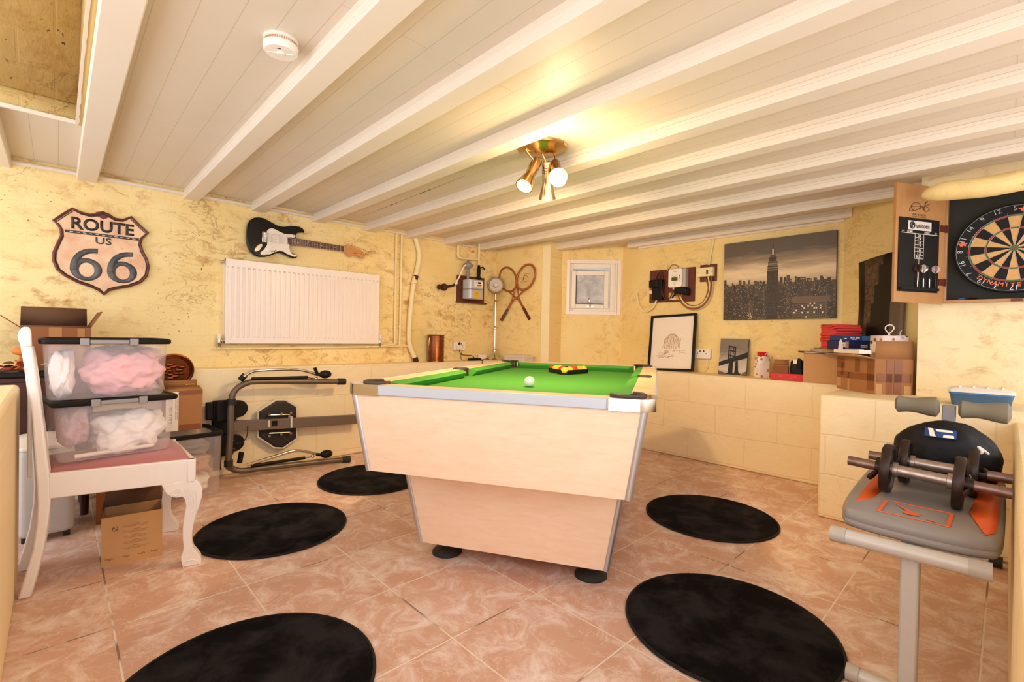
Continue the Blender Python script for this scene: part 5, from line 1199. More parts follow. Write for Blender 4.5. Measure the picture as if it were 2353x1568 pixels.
# dark picture leaning in the corner
DP = thing('dark_poster', 'bent dark brown picture board leaning in the corner behind the taped carton', 'picture', on_wall((4.085, .83, 0), (-.355, -.47)))
m = MB(); top = lambda s: 1.545+.04*(s-.14)/.36
cols = [(.14, .175, 1), (.175, .255, 0), (.255, .40, 0), (.40, .50, 2)]
N = 14
def PX(s, t): # bowed left edge
    return s+.03*math.sin(PI*t)*(1-(s-.14)/.36)*.9-.0
zz = [.712+(1-.0)*k/N for k in range(N+1)]
rows = []
for k in range(N+1):
    t = k/N; rows.append([(PX(s, t)+.0, .70+t*(top(s)-.70), .012+.035*(1-t)+.02*math.sin(PI*(s-.14)/.36)) for s in [.14+.36*i/12 for i in range(13)]])
V = [[m.bm.verts.new(p) for p in r] for r in rows]
for k in range(N):
    for i in range(12):
        s = i/12; t = k/N
        edge = .10+.33*max(0, (t-.42)/.58) if t > .35 else .10+.06*math.sin(t*9)
        mi = 0
        if s < .09: mi = 0
        elif s < edge+.12: mi = 1 if t > .38 else 3
        elif s > .70 and t < .62: mi = 2
        m.face([V[k][i], V[k][i+1], V[k+1][i+1], V[k+1][i]], mi)
m.build('picture_board', ['dk_print', 'leafy', 'city3', 'fl_lilac'], DP, solid=.004)

# ------------------------------------------------------------------ dartboard
DC = thing('dart_cabinet', 'brown wooden dartboard cabinet with its scoreboard door open on the pier', 'dart cabinet', on_wall((3.56, -.02, 0), RW))
y0, y1 = 1.222, 1.812
m = MB(); m.b2((-.275, y0, 0), (.275, y1, .012)); m.build('back_panel', 'cabinet_wood', DC)
m = MB(); m.b2((-.26, y0+.014, .0115), (.26, y1-.014, .0145)); m.build('lining', pm('dark_green_grey_felt', '#2c2c26', .9, ns=200), DC)
m = MB(); ring(m, -.275, y0, .275, y1, .014, .012, .07); m.build('cabinet_sides', 'cabinet_wood', DC, .002)
m = MB(); m.b2((-.015, y0-.001, .06), (.025, y0+.012, .075)); m.b2((-.015, y1-.012, .06), (.03, y1+.001, .075)); m.build('catch', 'wine', DC)
# open door, hinged at the left edge
hx, ox = Vector((-.275, .07)), Vector((-.446, .391))
dd = (ox-hx); dw = dd.length; ang = math.atan2(dd.y, dd.x)
DM = Matrix.Translation((hx.x, 0, hx.y)) @ Matrix.Rotation(-ang, 4, 'Y')
def dpt(mb): bmesh.ops.transform(mb.bm, matrix=DM, verts=mb.bm.verts[:])
# local door space: x from the hinge to the free edge, y up, inner face on the -z side turned to the room
SD = -1
m = MB(); m.b2((.004, y0-.008, -.008), (dw, y1+.03, .008)); m.b2((dw-.012, y0-.008, -.008), (dw, y1+.03, .008+.022)) if False else None; dpt(m); dr = m.build('door', 'cabinet_wood', DC, .003)
def dface(x, y, zo=.0): return (x, y, SD*(.0085+zo))
def dbox(mb, x0, z0, x1, z1, th): mb.b2((x0, z0, SD*.008), (x1, z1, SD*(.008+th)))
m = MB(); sx0, sx1 = dw*.15, dw*.95; dbox(m, sx0, y0+.05, sx1, y0+.44, .004); dpt(m); sb = m.build('scoreboard', 'black_pl', dr)
MIR = -1
xm = lambda a: a      # text runs from the free edge towards the hinge
cxs = (sx0+sx1)/2
def dtext(mb, s, x, y, w, h=None, bold=.01, sh=0):
    text_into(mb, s, (0, 0, 0), w, h, 0, bold, lambda a, b: (x-a, y+b, SD*(.0125)), sh)
m = MB(); dbox(m, cxs-.085, y0+.377, cxs+.085, y0+.425, .0048); dpt(m); lg = m.build('logo_plate', 'bone', sb)
m = MB(); text_into(m, 'unicorn', (0, 0, 0), .095, .026, 0, .03, lambda a, b: (cxs-.022-a, y0+.401+b, SD*.0134)); m.tube([(cxs+.055+.016*math.cos(2*PI*k/20), y0+.401+.017*math.sin(2*PI*k/20), SD*.0134) for k in range(20)], .003, 5, closed=True)
m.poly([(cxs+.066, y0+.389, SD*.0136), (cxs+.062, y0+.411, SD*.0136), (cxs+.048, y0+.415, SD*.0136), (cxs+.042, y0+.405, SD*.0136), (cxs+.052, y0+.401, SD*.0136), (cxs+.05, y0+.389, SD*.0136)]); dpt(m); m.build('logo_print', 'ink_b', lg)
m = MB()
for s, x, w in (('01', .098, .014), ('HOME', .058, .036), ('AWAY', -.045, .036), ('01', -.098, .014)): dtext(m, s, cxs+x*1.2, y0+.368, w*dw/.335, .009)
dbox(m, sx0+.012, y0+.358, sx1-.012, y0+.3605, .0044)
for k in range(8): dbox(m, cxs-.032, y0+.3575-.0188*k, cxs+.032, y0+.3592-.0188*k, .0044)
for x in (-.033, .031): dbox(m, cxs+x, y0+.2259, cxs+x+.002, y0+.359, .0044)
dbox(m, cxs-.001, y0+.105, cxs+.001, y0+.226, .0044)
for k, s in enumerate(('20', '19', '18', '17', '16', '15', 'BULL')): dtext(m, s, cxs, y0+.3494-.0188*k, .024 if k < 6 else .046, .012)
dpt(m); m.build('scoreboard_print', 'paper', sb)
m = MB(); sy = y0+.487
for P, r in (([(.07, .0), (.05, .03), (.01, .035), (-.005, .015), (.03, -.005), (.075, -.01), (.06, .012), (.0, .02)], .0018), ([(.0, .0), (-.02, .02), (-.03, .0), (-.045, .04), (-.06, .05), (-.04, .03), (-.075, .01), (-.05, -.005), (-.03, .015), (-.085, .04)], .0018), ([(.065, .02), (.05, -.008), (.04, .01)], .0016)):
    m.tube(smooth_path([(cxs+a*.95, sy+b, SD*.009) for a, b in P], 5), r, 5)
dpt(m); m.build('signature', 'ink', dr)
m = MB(); text_into(m, 'PHIL TAYLOR', (0, 0, 0), .095, .010, 0, .02, lambda a, b: (cxs-a, y0+.460+b, SD*.0092)); text_into(m, 'WORLD CHAMPION', (0, 0, 0), .098, .006, 0, .01, lambda a, b: (cxs-a, y0+.449+b, SD*.0092)); dpt(m); m.build('printed_name', 'ink', dr)
for zz in (y0+.11, y0+.40):
    m = MB(); dbox(m, .002, zz-.018, .045, zz+.018, .004); m.b2((-.008, zz-.02, -.01), (.006, zz+.02, SD*.014)) if SD > 0 else m.b2((-.008, zz-.02, SD*.014), (.006, zz+.02, .01)); dpt(m); m.build('hinge', 'wine', dr)
m = MB(); dbox(m, sx0+.008, y0+.06, sx1-.008, y0+.072, .018); dpt(m); m.build('dart_rack', 'black_pl', dr)
DCM = DC.matrix_world
def dart(lab, k, fl, shaft, barrel):
    x = dw*(.60-.12*k)
    t = thing('dart', lab, 'dart', DCM @ DM @ Matrix.Translation((x, y0, SD*.020)), 'darts in the cabinet rack')
    m = MB(); m.lathe([(.0008, .062), (.0015, .075), (.0035, .078), (.0036, .118), (.0025, .122), (.0025, .124)], (0, 0, 0), (0, 1, 0), 10); m.build('barrel', barrel, t)
    m = MB(); m.lathe([(.0025, .122), (.002, .165)], (0, 0, 0), (0, 1, 0), 8); m.build('shaft', shaft, t)
    if fl:
        m = MB()
        for a in (0, PI/2):
            c, s = math.cos(a+.5), math.sin(a+.5)
            m.poly([(0, .150, 0), (.019*c, .166, .019*s), (.021*c, .185, .021*s), (0, .197, 0), (-.021*c, .185, -.021*s), (-.019*c, .166, -.019*s)])
        m.build('flight', fl, t, solid=.0006)
dart('dart with a rust-orange flight in the cabinet rack', 0, 'rust', 'red', 'brass')
dart('dart with a white and black patterned flight beside the orange one', 1, 'floral', 'black_pl', 'silver')
dart('dart without a flight hanging in the cabinet rack', 2, None, 'black_pl', 'silver')
dart('dart with a pale patterned flight in the rack, nearest the hinge', 3, 'lilacfab', 'black_pl', 'plate_iron')

DB = thing('dartboard', 'round black and cream dartboard with DYNAMITE lettering hanging in the cabinet', 'dartboard', on_wall((3.545, -.011, 1.493), RW))
m = MB(); m.lathe([(.2255, 0), (.2255, .034), (.222, .038), (.0, .038)], seg=80); m.build('board', 'black_pl', DB)
m = MB()
def sector(r0, r1, a0, a1, mi, z=.0386):
    n = 5; P = [(r1*math.sin(a0+(a1-a0)*k/n), r1*math.cos(a0+(a1-a0)*k/n), z) for k in range(n+1)] + [(r0*math.sin(a1-(a1-a0)*k/n), r0*math.cos(a1-(a1-a0)*k/n), z) for k in range(n+1)]
    m.poly(P, mi)
for k in range(20):
    a0 = R(18*k-9); a1 = R(18*k+9); odd = k % 2
    # the top sector (5) is cream with green rings
    sector(.016, .099, a0, a1, 1 if odd else 0); sector(.099, .107, a0, a1, 2 if odd else 3); sector(.107, .162, a0, a1, 1 if odd else 0); sector(.162, .170, a0, a1, 2 if odd else 3)
m.poly([(.016*math.cos(2*PI*k/24), .016*math.sin(2*PI*k/24), .0388) for k in range(24)], 3)
m.poly([(.0065*math.cos(2*PI*k/16), .0065*math.sin(2*PI*k/16), .039) for k in range(16)], 2)
m.build('scoring_field', [pm('cream_sisal', '#d6a76a', .9, ns=60, na=.12), pm('black_sisal', '#171411', .9), pm('red_sisal', '#a8352d', .9), pm('green_sisal', '#4f7236', .9)], DB)
m = MB()
for r in (.016, .099, .107, .162, .170): m.tube([(r*math.cos(2*PI*k/64), r*math.sin(2*PI*k/64), .0395) for k in range(64)], .0006, 4, closed=True)
for k in range(20): a = R(18*k+9); m.tube([(.016*math.sin(a), .016*math.cos(a), .0395), (.18*math.sin(a), .18*math.cos(a), .0395)], .0006, 4)
m.build('wire_spider', 'silver', DB)
m = MB(); m.tube([(.216*math.cos(2*PI*k/80), .216*math.sin(2*PI*k/80), .0405) for k in range(80)], .001, 5, closed=True)
for k, s in enumerate((5, 20, 1, 18, 4, 13, 6, 10, 15, 2, 17, 3, 19, 7, 16, 8, 11, 14, 9, 12)):
    a = R(18*k); c, sn = math.cos(-a), math.sin(-a)
    text_into(m, str(s), (0, 0, 0), None, .022, 0, -.012, lambda x, y: (.201*math.sin(a)+x*c-y*sn, .201*math.cos(a)+x*sn+y*c, .0405))
m.build('number_ring', 'silver', DB)
m = MB(); WD = 'DYNAMITE'
for i, ch in enumerate(WD):
    a = R(225-5-6.6*i); c, sn = math.cos(PI-a), math.sin(PI-a)
    text_into(m, ch, (0, 0, 0), None, .021, 0, .02, lambda x, y: (.1865*math.sin(a)+x*c-y*sn, .1865*math.cos(a)+x*sn+y*c, .0392))
for a in (R(-78), R(9)):
    cx_, cy_ = .196*math.sin(a), .196*math.cos(a)
    m.poly([(cx_+.016*math.cos(t)*(1+.35*math.sin(5*t)), cy_+.011*math.sin(t)*(1+.3*math.cos(7*t)), .0392) for t in [2*PI*k/30 for k in range(30)]])
m.build('lettering', 'orange_x', DB)
for dx, mt, lab in ((-.20, 'lblue', 'pale dart flight lying in the bottom left of the dart cabinet'), (-.155, 'black_pl', 'small black clip lying in the bottom of the dart cabinet')):
    m = MB(); m.ball((0, 0, 0), .012, sub=2, sc=(1.4, .5, 1)); o = m.build('dart_accessory', mt); o.matrix_world = DCM @ Matrix.Translation((dx, y0+.0205, .035)); tag(o, lab, 'dart accessory')

# blue lunch box on the shelf
LBX = thing('lunch_box', 'blue plastic box with white ridged lid on the block shelf under the dartboard', 'plastic box', at(3.29, .088, .6985, 91))
m = MB(); m.loft([[(x, y, z) for x, y in rrect(w, d, .02)] for w, d, z in ((.205, .14, 0), (.225, .155, .062))]); m.build('base', 'lunch', LBX)
m = MB(); m.loft([[(x, y, z) for x, y in rrect(w, d, .02)] for w, d, z in ((.228, .158, .055), (.228, .158, .064), (.222, .152, .066))]); m.build('blue_band', 'lblue', LBX)
m = MB(); m.loft([[(x, y, z) for x, y in rrect(w, d, .02)] for w, d, z in ((.235, .165, .064), (.238, .168, .074), (.215, .145, .082), (.15, .11, .090))])
for x in (-.075, -.025, .025, .075): m.b2((x-.004, -.06, .08), (x+.004, .06, .0955))
m.build('lid', 'white_pl', LBX, .001)

# ------------------------------------------------------------------ exercise bench
BN = thing('exercise_bench', 'grey and orange padded exercise bench at the right with a foam bar', 'exercise bench', at(0, 0))
m = MB()
pad = [(1.705, .325), (1.69, .26), (1.688, .17), (1.692, .09), (1.71, .025), (1.76, .0), (2.0, -.006), (2.3, -.006), (2.50, .0), (2.58, .05), (2.59, .17), (2.58, .31), (2.50, .365), (2.3, .368), (2.0, .36), (1.78, .347)]
cpx, cpy = 2.1, .17
ps = smooth_path([(a, b, 0) for a, b in pad+[pad[0]]], 4)[:-1]
PZ = lambda x: .452+.012*(x-1.7)
def prg(k, dz): return [(cpx+(p.x-cpx)*(1-k), cpy+(p.y-cpy)*(1-k*2.2), PZ(p.x)+dz) for p in ps]
m.loft([prg(.012, 0), prg(0, .008), prg(0, .018), prg(.006, .0215), prg(.002, .024), prg(0, .034), prg(.008, .046), prg(.03, .052)]); m.build('seat_pad', 'pad_grey', BN, 0, ang=60)
pt = PZ(1.9)+.0525
for A in ([(1.75, .333), (1.80, .336), (1.975, .347), (2.242, .356), (2.42, .355), (2.53, .33), (2.277, .300), (2.067, .275), (1.881, .285)], [(1.924, .068), (1.735, .03), (1.78, .012), (1.968, .006), (2.309, .006), (2.50, .02), (2.331, .05)]):
    m = MB(); m.poly([(x, y, PZ(x)+.0532-.002*(abs(y-.172) > .155)) for x, y in A]); m.build('orange_panel', 'pad_orange', BN, solid=.003)
m = MB(); z = lambda x: PZ(x)+.0535
lx0, lx1, ly0, ly1 = 1.74, 1.875, .098, .255
fr = [(lx0, ly0), (lx0, ly1), (lx1-.01, ly1), (lx1, ly1-.02), (lx1, ly0+.01), (lx1-.01, ly0)]
m.tube([(a, b, z(a)) for a, b in fr], .0016, 5, closed=True)
m.b2((lx0, ly0, z(lx0)-.001), (lx1-.01, ly0+.008, z(lx1)+.0006)); m.b2((lx0, ly1-.008, z(lx0)-.001), (lx1-.01, ly1, z(lx1)+.0006))
m.poly([(1.775, .165, z(1.75)+.001), (1.77, .185, z(1.77)+.001), (1.775, .20, z(1.77)+.001), (1.79, .203, z(1.78)+.001), (1.80, .195, z(1.8)+.001), (1.86, .232, z(1.86)+.001), (1.81, .185, z(1.8)+.001), (1.80, .165, z(1.8)+.001)])
m.poly([(1.752, .12, z(1.75)+.001), (1.758, .145, z(1.75)+.001), (1.765, .15, z(1.75)+.001), (1.762, .135, z(1.75)+.001)])
m.poly([(1.79, .15, z(1.79)+.001), (1.795, .18, z(1.79)+.001), (1.788, .185, z(1.79)+.001)]); m.build('orange_emblem', 'orange_x', BN)
m = MB(); m.tube([(1.685, .335, .4255), (1.685, .035, .4315)], .0215, 16); cbx = m.build('crossbar', 'lt_grey', BN)
m = MB(); m.tube([(1.685, .356, .425), (1.685, .318, .4258)], .0235, 16); m.build('end_cap', 'mid_grey', cbx); m = MB(); m.tube([(1.685, .058, .431), (1.685, .014, .432)], .0235, 16); m.build('end_cap', 'mid_grey', cbx)
m = MB(); m.b2((1.715, .155, .02), (1.755, .197, .45)); m.build('front_post', 'lt_grey', BN, .006)
m = MB(); m.b2((1.735, .157, .39), (3.07, .195, .45)); m.build('spine_tube', 'lt_grey', BN, .005)
m = MB(); m.tube([(1.70, .29, .024), (1.70, .0, .024)], .02, 14); ft = m.build('floor_tube', 'lt_grey', BN)
m = MB(); m.tube([(1.70, .311, .024), (1.70, .28, .024)], .0235, 14); m.build('end_cap', 'mid_grey', ft); m = MB(); m.tube([(1.70, .02, .024), (1.70, -.012, .024)], .0235, 14); m.build('end_cap', 'mid_grey', ft)
m = MB(); m.b2((3.03, .157, .03), (3.07, .195, .44)); m.tube([(3.05, .31, .026), (3.05, .02, .026)], .02, 14); rl_ = m.build('rear_leg', 'lt_grey', BN, .004); m = MB(); m.tube([(3.05, .33, .026), (3.05, .30, .026)], .025, 12); m.build('rear_cap', 'black_rub', rl_); m = MB(); m.tube([(3.05, .04, .026), (3.05, -.005, .026)], .025, 12); m.build('rear_cap', 'black_rub', rl_)
m = MB(); m.loft([[(x, y+dy, z) for y in (.1300, .170) for x in ()] or [(x0, .131, z), (x0+.03, .131, z), (x0+.03, .170, z), (x0, .170, z)] for x0, z, dy in ((2.40, .49, 0), (2.435, .62, 0), (2.45, .765, 0))]); m.build('bar_bracket', 'pad_grey', BN, .003)
def foam(y0, y1):
    m = MB(); n = 14; rr = [1e-4]; P = [(2.45, y0-.001*(1 if y1 > y0 else -1), .755)]
    for k in range(n+1):
        t = k/n; P.append((2.45, y0+(y1-y0)*t, .755)); rr.append(.033+.005*math.cos(2*PI*(t*.95-.85)) if 0 < k < n else .020)
    P.append((2.45, y1+.001*(1 if y1 > y0 else -1), .755)); rr.append(1e-4)
    m.tube(P, [max(r_, 1e-4) for r_ in rr], 18); m.build('foam_grip', 'foam', BN)
foam(.310, .176); foam(.124, -.014)
m = MB(); m.tube([(2.5, .30, .50), (2.5, .345, .5)], .012, 10); m.tube([(2.45, .02, .56), (2.45, .02, .49)], .014, 12); m.build('foam_stub', 'foam', BN)

# dumbbells
def dumbbell(lab, x, z, ya, yb, py, pr, dz, rz, wing):
    cy = (ya+yb)/2; L_ = (ya-yb)/2
    t = thing('dumbbell', lab, 'dumbbell', at(x, cy, z) @ Matrix.Rotation(R(rz), 4, 'Z') @ Matrix.Rotation(R(dz), 4, 'X'))
    yl = [p-cy for p in py]
    m = MB(); m.tube([(0, L_, 0), (0, yl[0], 0)], .0155, 14); m.build('threaded_end', 'dark_steel', t); m = MB(); m.tube([(0, yl[1], 0), (0, -L_, 0)], .0155, 14); m.build('threaded_end', 'dark_steel', t)
    m = MB(); m.tube([(0, yl[0], 0), (0, yl[0]-.03, 0), (0, yl[1]+.03, 0), (0, yl[1], 0)], .0175, 14)
    for s, y in ((1, yl[0]-.02), (-1, yl[1]+.02)): m.lathe([(.015, -.008), (.0245, -.006), (.0245, .006), (.015, .008)], (0, y, 0), (0, 1, 0), 16)
    m.build('grip_bar', 'bar_steel', t)
    for y in yl:
        m = MB(); m.lathe([(.016, -.009), (.03, -.007), (pr*.78, -.006), (pr*.85, -.0125), (pr*.97, -.0125), (pr, -.008), (pr, .008), (pr*.97, .0125), (pr*.85, .0125), (pr*.78, .006), (.03, .007), (.016, .009)], (0, y, 0), (.0, 1, 0), 44, cap=False); m.build('weight_plate', 'plate_iron', t)
    for s, y in ((1, yl[0]+.022), (-1, yl[1]-.022)):
        m = MB(); m.lathe([(.014, -.01), (.021, -.009), (.021, .009), (.014, .01)], (0, y, 0), (0, 1, 0), 14)
        a = R(wing); m.tube([(.02*math.cos(a), y, .02*math.sin(a)), (.05*math.cos(a), y+.012, .05*math.sin(a)), (.062*math.cos(a), y+.016, .062*math.sin(a))], [.006, .009, .007], 8); m.tube([(-.02*math.cos(a), y, -.02*math.sin(a)), (-.035*math.cos(a), y+.006, -.04*math.sin(a))], [.006, .008], 8); m.build('wing_collar', 'plate_iron', t)
dumbbell('rusty steel dumbbell on the bench pad, closest to the front edge', 1.95, .588, .368, -.018, (.262, .092), .078, 2.5, 0, -150)
dumbbell('rusty steel dumbbell on the bench pad, just in front of the black bag', 2.13, .588, .34, -.019, (.238, .068), .075, 1, 0, -40)
# drawstring bag
BG = thing('drawstring_bag', 'black drawstring bag with blue and white logo lying behind the dumbbells', 'bag', at(2.345, .152, .523))
m = MB(); m.ball((0, 0, .06), 1, sub=5, sc=(.10, .150, .135), amp=.07, fr=1.6, seed=4)
for v in m.bm.verts:
    if v.co.z < -.008: v.co.z = -.008+.1*(v.co.z+.008)
    v.co.x -= .25*(v.co.z-.06)*.2
m.build('bag_body', 'blk_cloth', BG, ang=180)
m = MB(); lp = []
def bagpt(y, z, k=1.0):
    r2 = 1-(y/.155)**2-((z-.06)/.135)**2
    return (-.10*math.sqrt(max(r2, .02))*1.07-.012, y, z)
for mi, a, b in ((0, .045, .028), (1, .028, .005), (0, .005, -.03)): pass
m.loft([[bagpt(y, z) for y in (.05, .03, .01, -.01, -.035)] for z in (.145, .16, .172)], 0, False, False, False); m.build('logo_patch', 'blue', BG)
m = MB(); pq = lambda P: m.poly([(bagpt(y, z)[0]-.003, y, z) for y, z in P])
pq([(.042, .172), (.028, .172), (.018, .147), (.034, .147)]); pq([(.022, .171), (-.022, .171), (-.028, .164), (.016, .164)]); pq([(-.002, .156), (-.028, .156), (-.03, .147), (.0, .147)]); m.build('logo_letters', 'paper', BG)
m = MB(); m.tube(smooth_path([(-.10, -.085, .105), (-.105, -.10, .115), (-.095, -.09, .13), (-.10, -.105, .12), (-.095, -.115, .11)], 5), .004, 8); m.ball((-.11, -.078, .10), .006, sub=2); m.build('white_cord', 'twine', BG)
m = MB(); m.tube(smooth_path([(-.06, .14, .06), (-.07, .165, .08), (-.075, .17, .05), (-.08, .155, .02), (-.10, .14, .0)], 5), .0025, 6); m.tube(smooth_path([(-.09, .06, .0), (-.12, .02, -.002), (-.12, -.05, -.002), (-.09, -.10, .0)], 5), .0025, 6); m.build('drawstring', 'black_pl', BG)

# ------------------------------------------------------------------ rowing machine against the left wall
RM = thing('rowing_machine', 'folded brown-grey rowing machine stood on its side against the left block wall', 'rowing machine', at(0, 0))
m = MB(); U = [(x, y+.04 if i < 4 else y, z) for i, (x, y, z) in enumerate(r_U)]
lo = lambda z: 3.49+.045*(z/.65)
U = [(x, lo(z)+(.06 if z < .1 else .0)*(1-(x-.84)/.75), max(z, .024)) for x, y, z in r_U]
m.tube(smooth_path(U, 6), .0195, 14); m.build('tube_frame', 'grey_metal', RM)
for p, q_ in ((U[0], U[1]), (U[-1], U[-2])):
    p = Vector(p); d = (Vector(q_)-p).normalized(); m = MB(); m.tube([p-d*.025, p+d*.035], .025, 12); m.build('end_cap', 'black_rub', RM)
for i in (5, 7):
    p = Vector(U[i]); m = MB(); m.tube([p+Vector((0, 0, .02)), p-Vector((0, 0, .02))], .026, 14); m.build('frame_sleeve', 'black_rub', RM)
m = MB(); P = []
for x, z in ((.84, .352), (1.75, .303)): P.append([(x, 3.585, z-.036), (x, 3.625, z-.036), (x, 3.625, z+.036), (x, 3.585, z+.036)])
m.loft(P); rl = m.build('slide_rail', 'grey_flat', RM, .003)
m = MB(); m.b2((1.075, 3.578, .322), (1.085, 3.586, .368)); m.b2((1.225, 3.575, .30), (1.236, 3.63, .382)); m.build('rail_stop', 'bone', rl)
m = MB(); m.b2((1.10, 3.58, .326), (1.135, 3.587, .362)); m.build('rail_hole_plug', 'black_pl', rl)
ys = 3.635
ss = [(x, z) for x, y, z in r_seat]
m = MB(); m.prism(smooth_seat if False else ss, lambda a, b, t: (a, ys if t == 0 else ys+.035, b)); m.build('seat', 'seat_pl', RM, .02, 3)
m = MB(); c = (1.16, .325); m.tube([(c[0]+(a-c[0])*1.0, ys+.012, c[1]+(b-c[1])*1.0) for a, b in ss], .008, 8, closed=True); m.build('seat_binding', 'bone', RM)
m = MB(); 
m.bm.free()
for z, zb in ((.392, .405), (.262, .255)):
    m = MB(); m.tube([(1.09, 3.61, z+.01), (1.23, 3.61, z)], .005, 8)
    for x in (1.09, 1.17, 1.235): m.tube([(x, 3.60, zb), (x, 3.635, zb)], .009, 8)
    m.build('seat_carriage', 'chrome', RM)
def foot(x0, x1, z0, z1, k):
    m = MB(); n = 10
    P = [(x0, z0), (x0, z1)] + [(x1-.06+.06*math.sin(PI*i/n), (z0+z1)/2+(z1-z0)/2*math.cos(PI*i/n)) for i in range(n+1)]
    m.prism(P, lambda a, b, t: (a, 3.61 if t == 0 else 3.64, b)); f_ = m.build('foot_plate', 'black_pl', RM, .008)
    m = MB(); m.b2((x0+.05, 3.575, z0-.015), (x0+.17, 3.612, z1+.012)); m.build('foot_strap', 'blk_cloth', f_, .01)
    m = MB()
    for z in (z0+.03, z1-.03): m.tube([(.845, 3.59, z), (.875, 3.575, z)], .007, 8)
    m.build('bolts', 'chrome', f_)
foot(.705, .955, .405, .522, 0); foot(.69, .935, .175, .29, 1)
m = MB(); m.b2((.745, 3.60, .30), (.85, 3.66, .40)); m.b2((.745, 3.60, .29), (.80, 3.64, .53)); m.build('foot_bracket', 'black_pl', RM, .006)
m = MB(); m.tube([(.772, 3.60, .19), (.768, 3.595, .075)], .024, 12); m.build('hanging_strap', 'blk_cloth', RM)
m = MB(); m.tube(smooth_path([(.945, 3.58, .345), (.94, 3.58, .28), (.915, 3.585, .24), (.875, 3.59, .235)], 5), .003, 6); m.build('cord', 'black_rub', RM)
def arm(A, Cc, Gp, Pn, dy, lo_):
    Y = lambda p: (p[0], p[1]+dy, p[2])
    m = MB(); m.tube(smooth_path([Y(p) for p in A], 5), .0105, 10); m.build('rowing_arm', 'chrome', RM)
    m = MB(); m.tube([Y(Cc[0]), Y(Cc[1])], .011, 10); m.build('hydraulic_cylinder', 'black_pl', RM)
    m = MB(); m.tube([Y(Cc[1]), Y(Cc[2])], .006, 8); m.ball(Y(Cc[2]), .013, sub=2); m.build('piston_rod', 'chrome', RM)
    m = MB(); a, b = Vector(Y(Gp[0])), Vector(Y(Gp[1])); m.ball((a+b)/2+Vector((.02, 0, .005)), .04, sub=3, sc=(1.15, .8, .75)); m.tube([a-(b-a)*.1, b], .012, 10); m.build('arm_grip', 'blk_cloth', RM)
    m = MB(); m.tube([Y(Pn[0]), Y(Pn[1])], .012 if not lo_ else .016, 10); m.build('pivot_grip', 'black_pl', RM)
arm(r_arm1, r_cyl1, r_grip1, r_pin1, .07, False); arm(r_arm2, r_cyl2, r_grip2, r_pin2, .08, True)
m = MB(); a = Vector((.885, 3.54, .665)); m.tube([a, a+Vector((.03, 0, .035))], .02, 8); m.build('arm_hinge', 'black_pl', RM)

# ------------------------------------------------------------------ ceiling fittings
SD_ = thing('smoke_detector', 'round white smoke detector on the white ceiling', 'smoke detector', Matrix.Translation((.520, 1.655, 1.945)) @ Matrix.Rotation(PI, 4, 'X') @ Matrix.Rotation(R(30), 4, 'Z'))
m = MB(); m.lathe([(.052, 0), (.052, .008), (.047, .010), (.047, .018), (.053, .020), (.052, .036), (.047, .042), (0, .042)], seg=48); b_ = m.build('case', 'white_pl', SD_)
m = MB()
for k in range(44):
    a = 2*PI*k/44; m.box((.0475*math.cos(a), .0475*math.sin(a), .014), (.003, .003, .008), Matrix.Rotation(a, 3, 'Z'))
m.build('vent_slots', 'card2', b_)
m = MB(); m.lathe([(.012, .042), (.013, .044), (.010, .047), (0, .0475)], seg=24); m.tube([(-.04, 0, .042), (-.014, 0, .0425), (-.008, .010, .043), (.008, .010, .043), (.014, 0, .0425), (.04, 0, .042)], .0018, 6); m.build('test_button', 'white_pl', b_)
m = MB(); m.b2((-.004, .026, .0415), (.006, .029, .0432)); m.build('led_slot', 'ink_b', b_)

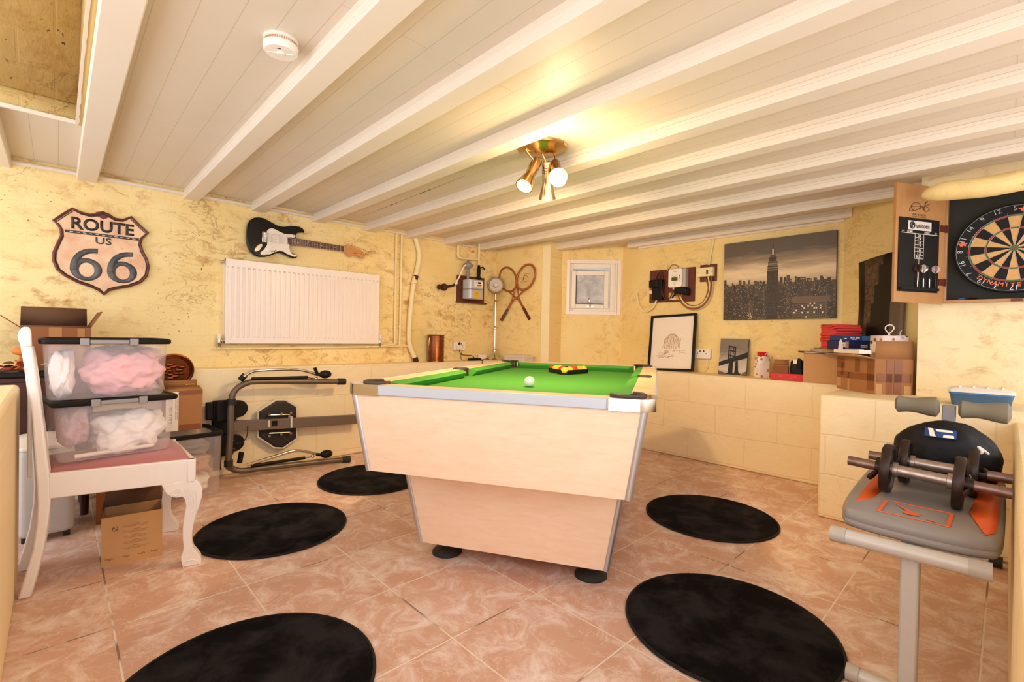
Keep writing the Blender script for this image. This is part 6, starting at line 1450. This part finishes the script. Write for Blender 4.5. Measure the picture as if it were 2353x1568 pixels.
SP = thing('ceiling_spotlight', 'round brass three-lamp ceiling spotlight between the beams, lit', 'ceiling light', at(1.745, 1.63, 1.945))
m = MB(); m.lathe([(.126, 0), (.128, -.006), (.122, -.014), (.09, -.020), (.07, -.034), (.0, -.036)], seg=56); m.build('ceiling_plate', 'brass', SP)
o0 = Vector((1.745, 1.63, 1.945))
def spot(p0, p1, p2, name_bulb, bulbmat, br_, bpos=None):
    p0, p1, p2 = [Vector(p)-o0 for p in (p0, p1, p2)]
    m = MB(); m.tube([p0, p1], .006, 10); m.ball(p1, .010, sub=2); m.build('swivel_arm', 'brass', SP)
    d = (p2-p1).normalized(); a = p1-d*.02; L_ = (p2-p1).length+.02
    m = MB(); m.lathe([(.0, .0), (.024, .002), (.026, .01), (.026, L_*.5), (.024, L_*.58), (.033, L_*.75), (.043, L_*.97), (.044, L_), (.040, L_), (.03, L_*.75), (.02, L_*.6), (0, L_*.58)], a, d, 28); h = m.build('lamp_head', 'brass', SP)
    m = MB()
    for k in range(4):
        c = a+d*(.02+.012*k); x = d.orthogonal().normalized()
        m.tube([c+.0262*(math.cos(t)*x+math.sin(t)*d.cross(x)) for t in [R(20*i) for i in range(6)]], .0016, 5)
    m.build('cooling_slots', 'ink', h)
    m = MB(); bp = (Vector(bpos)-o0) if bpos else a+d*L_*.93
    m.ball(bp, br_, sub=3); m.build(name_bulb, bulbmat, h)
    return o0+bp, d
sa, da = spot((1.668, 1.672, 1.92), (1.735, 1.66, 1.868), (1.645, 1.653, 1.73), 'bulb', 'bulb_on2', .030)
sb_, db = spot((1.822, 1.612, 1.92), (1.812, 1.60, 1.865), (1.715, 1.495, 1.755), 'bulb', 'bulb_on', .038, (1.70, 1.48, 1.742))
sc_, dc = spot((1.745, 1.63, 1.91), (1.780, 1.625, 1.86), (1.835, 1.672, 1.712), 'bulb', 'bulb_on2', .022)
def aim(o, d): o.rotation_euler = Vector(d).to_track_quat('-Z', 'Y').to_euler()
lamp('bulb_light', 'POINT', (1.655, 1.435, 1.665), 8, '#ffd39a', shadow_soft_size=.05)
aim(lamp('bulb_light', 'SPOT', (1.635, 1.652, 1.69), 24, '#ffd39a', shadow_soft_size=.04, spot_size=R(150), spot_blend=.7), da)
aim(lamp('bulb_light', 'SPOT', (1.845, 1.68, 1.69), 55, '#ffd39a', shadow_soft_size=.04, spot_size=R(160), spot_blend=.6), (.5, .45, -.75))
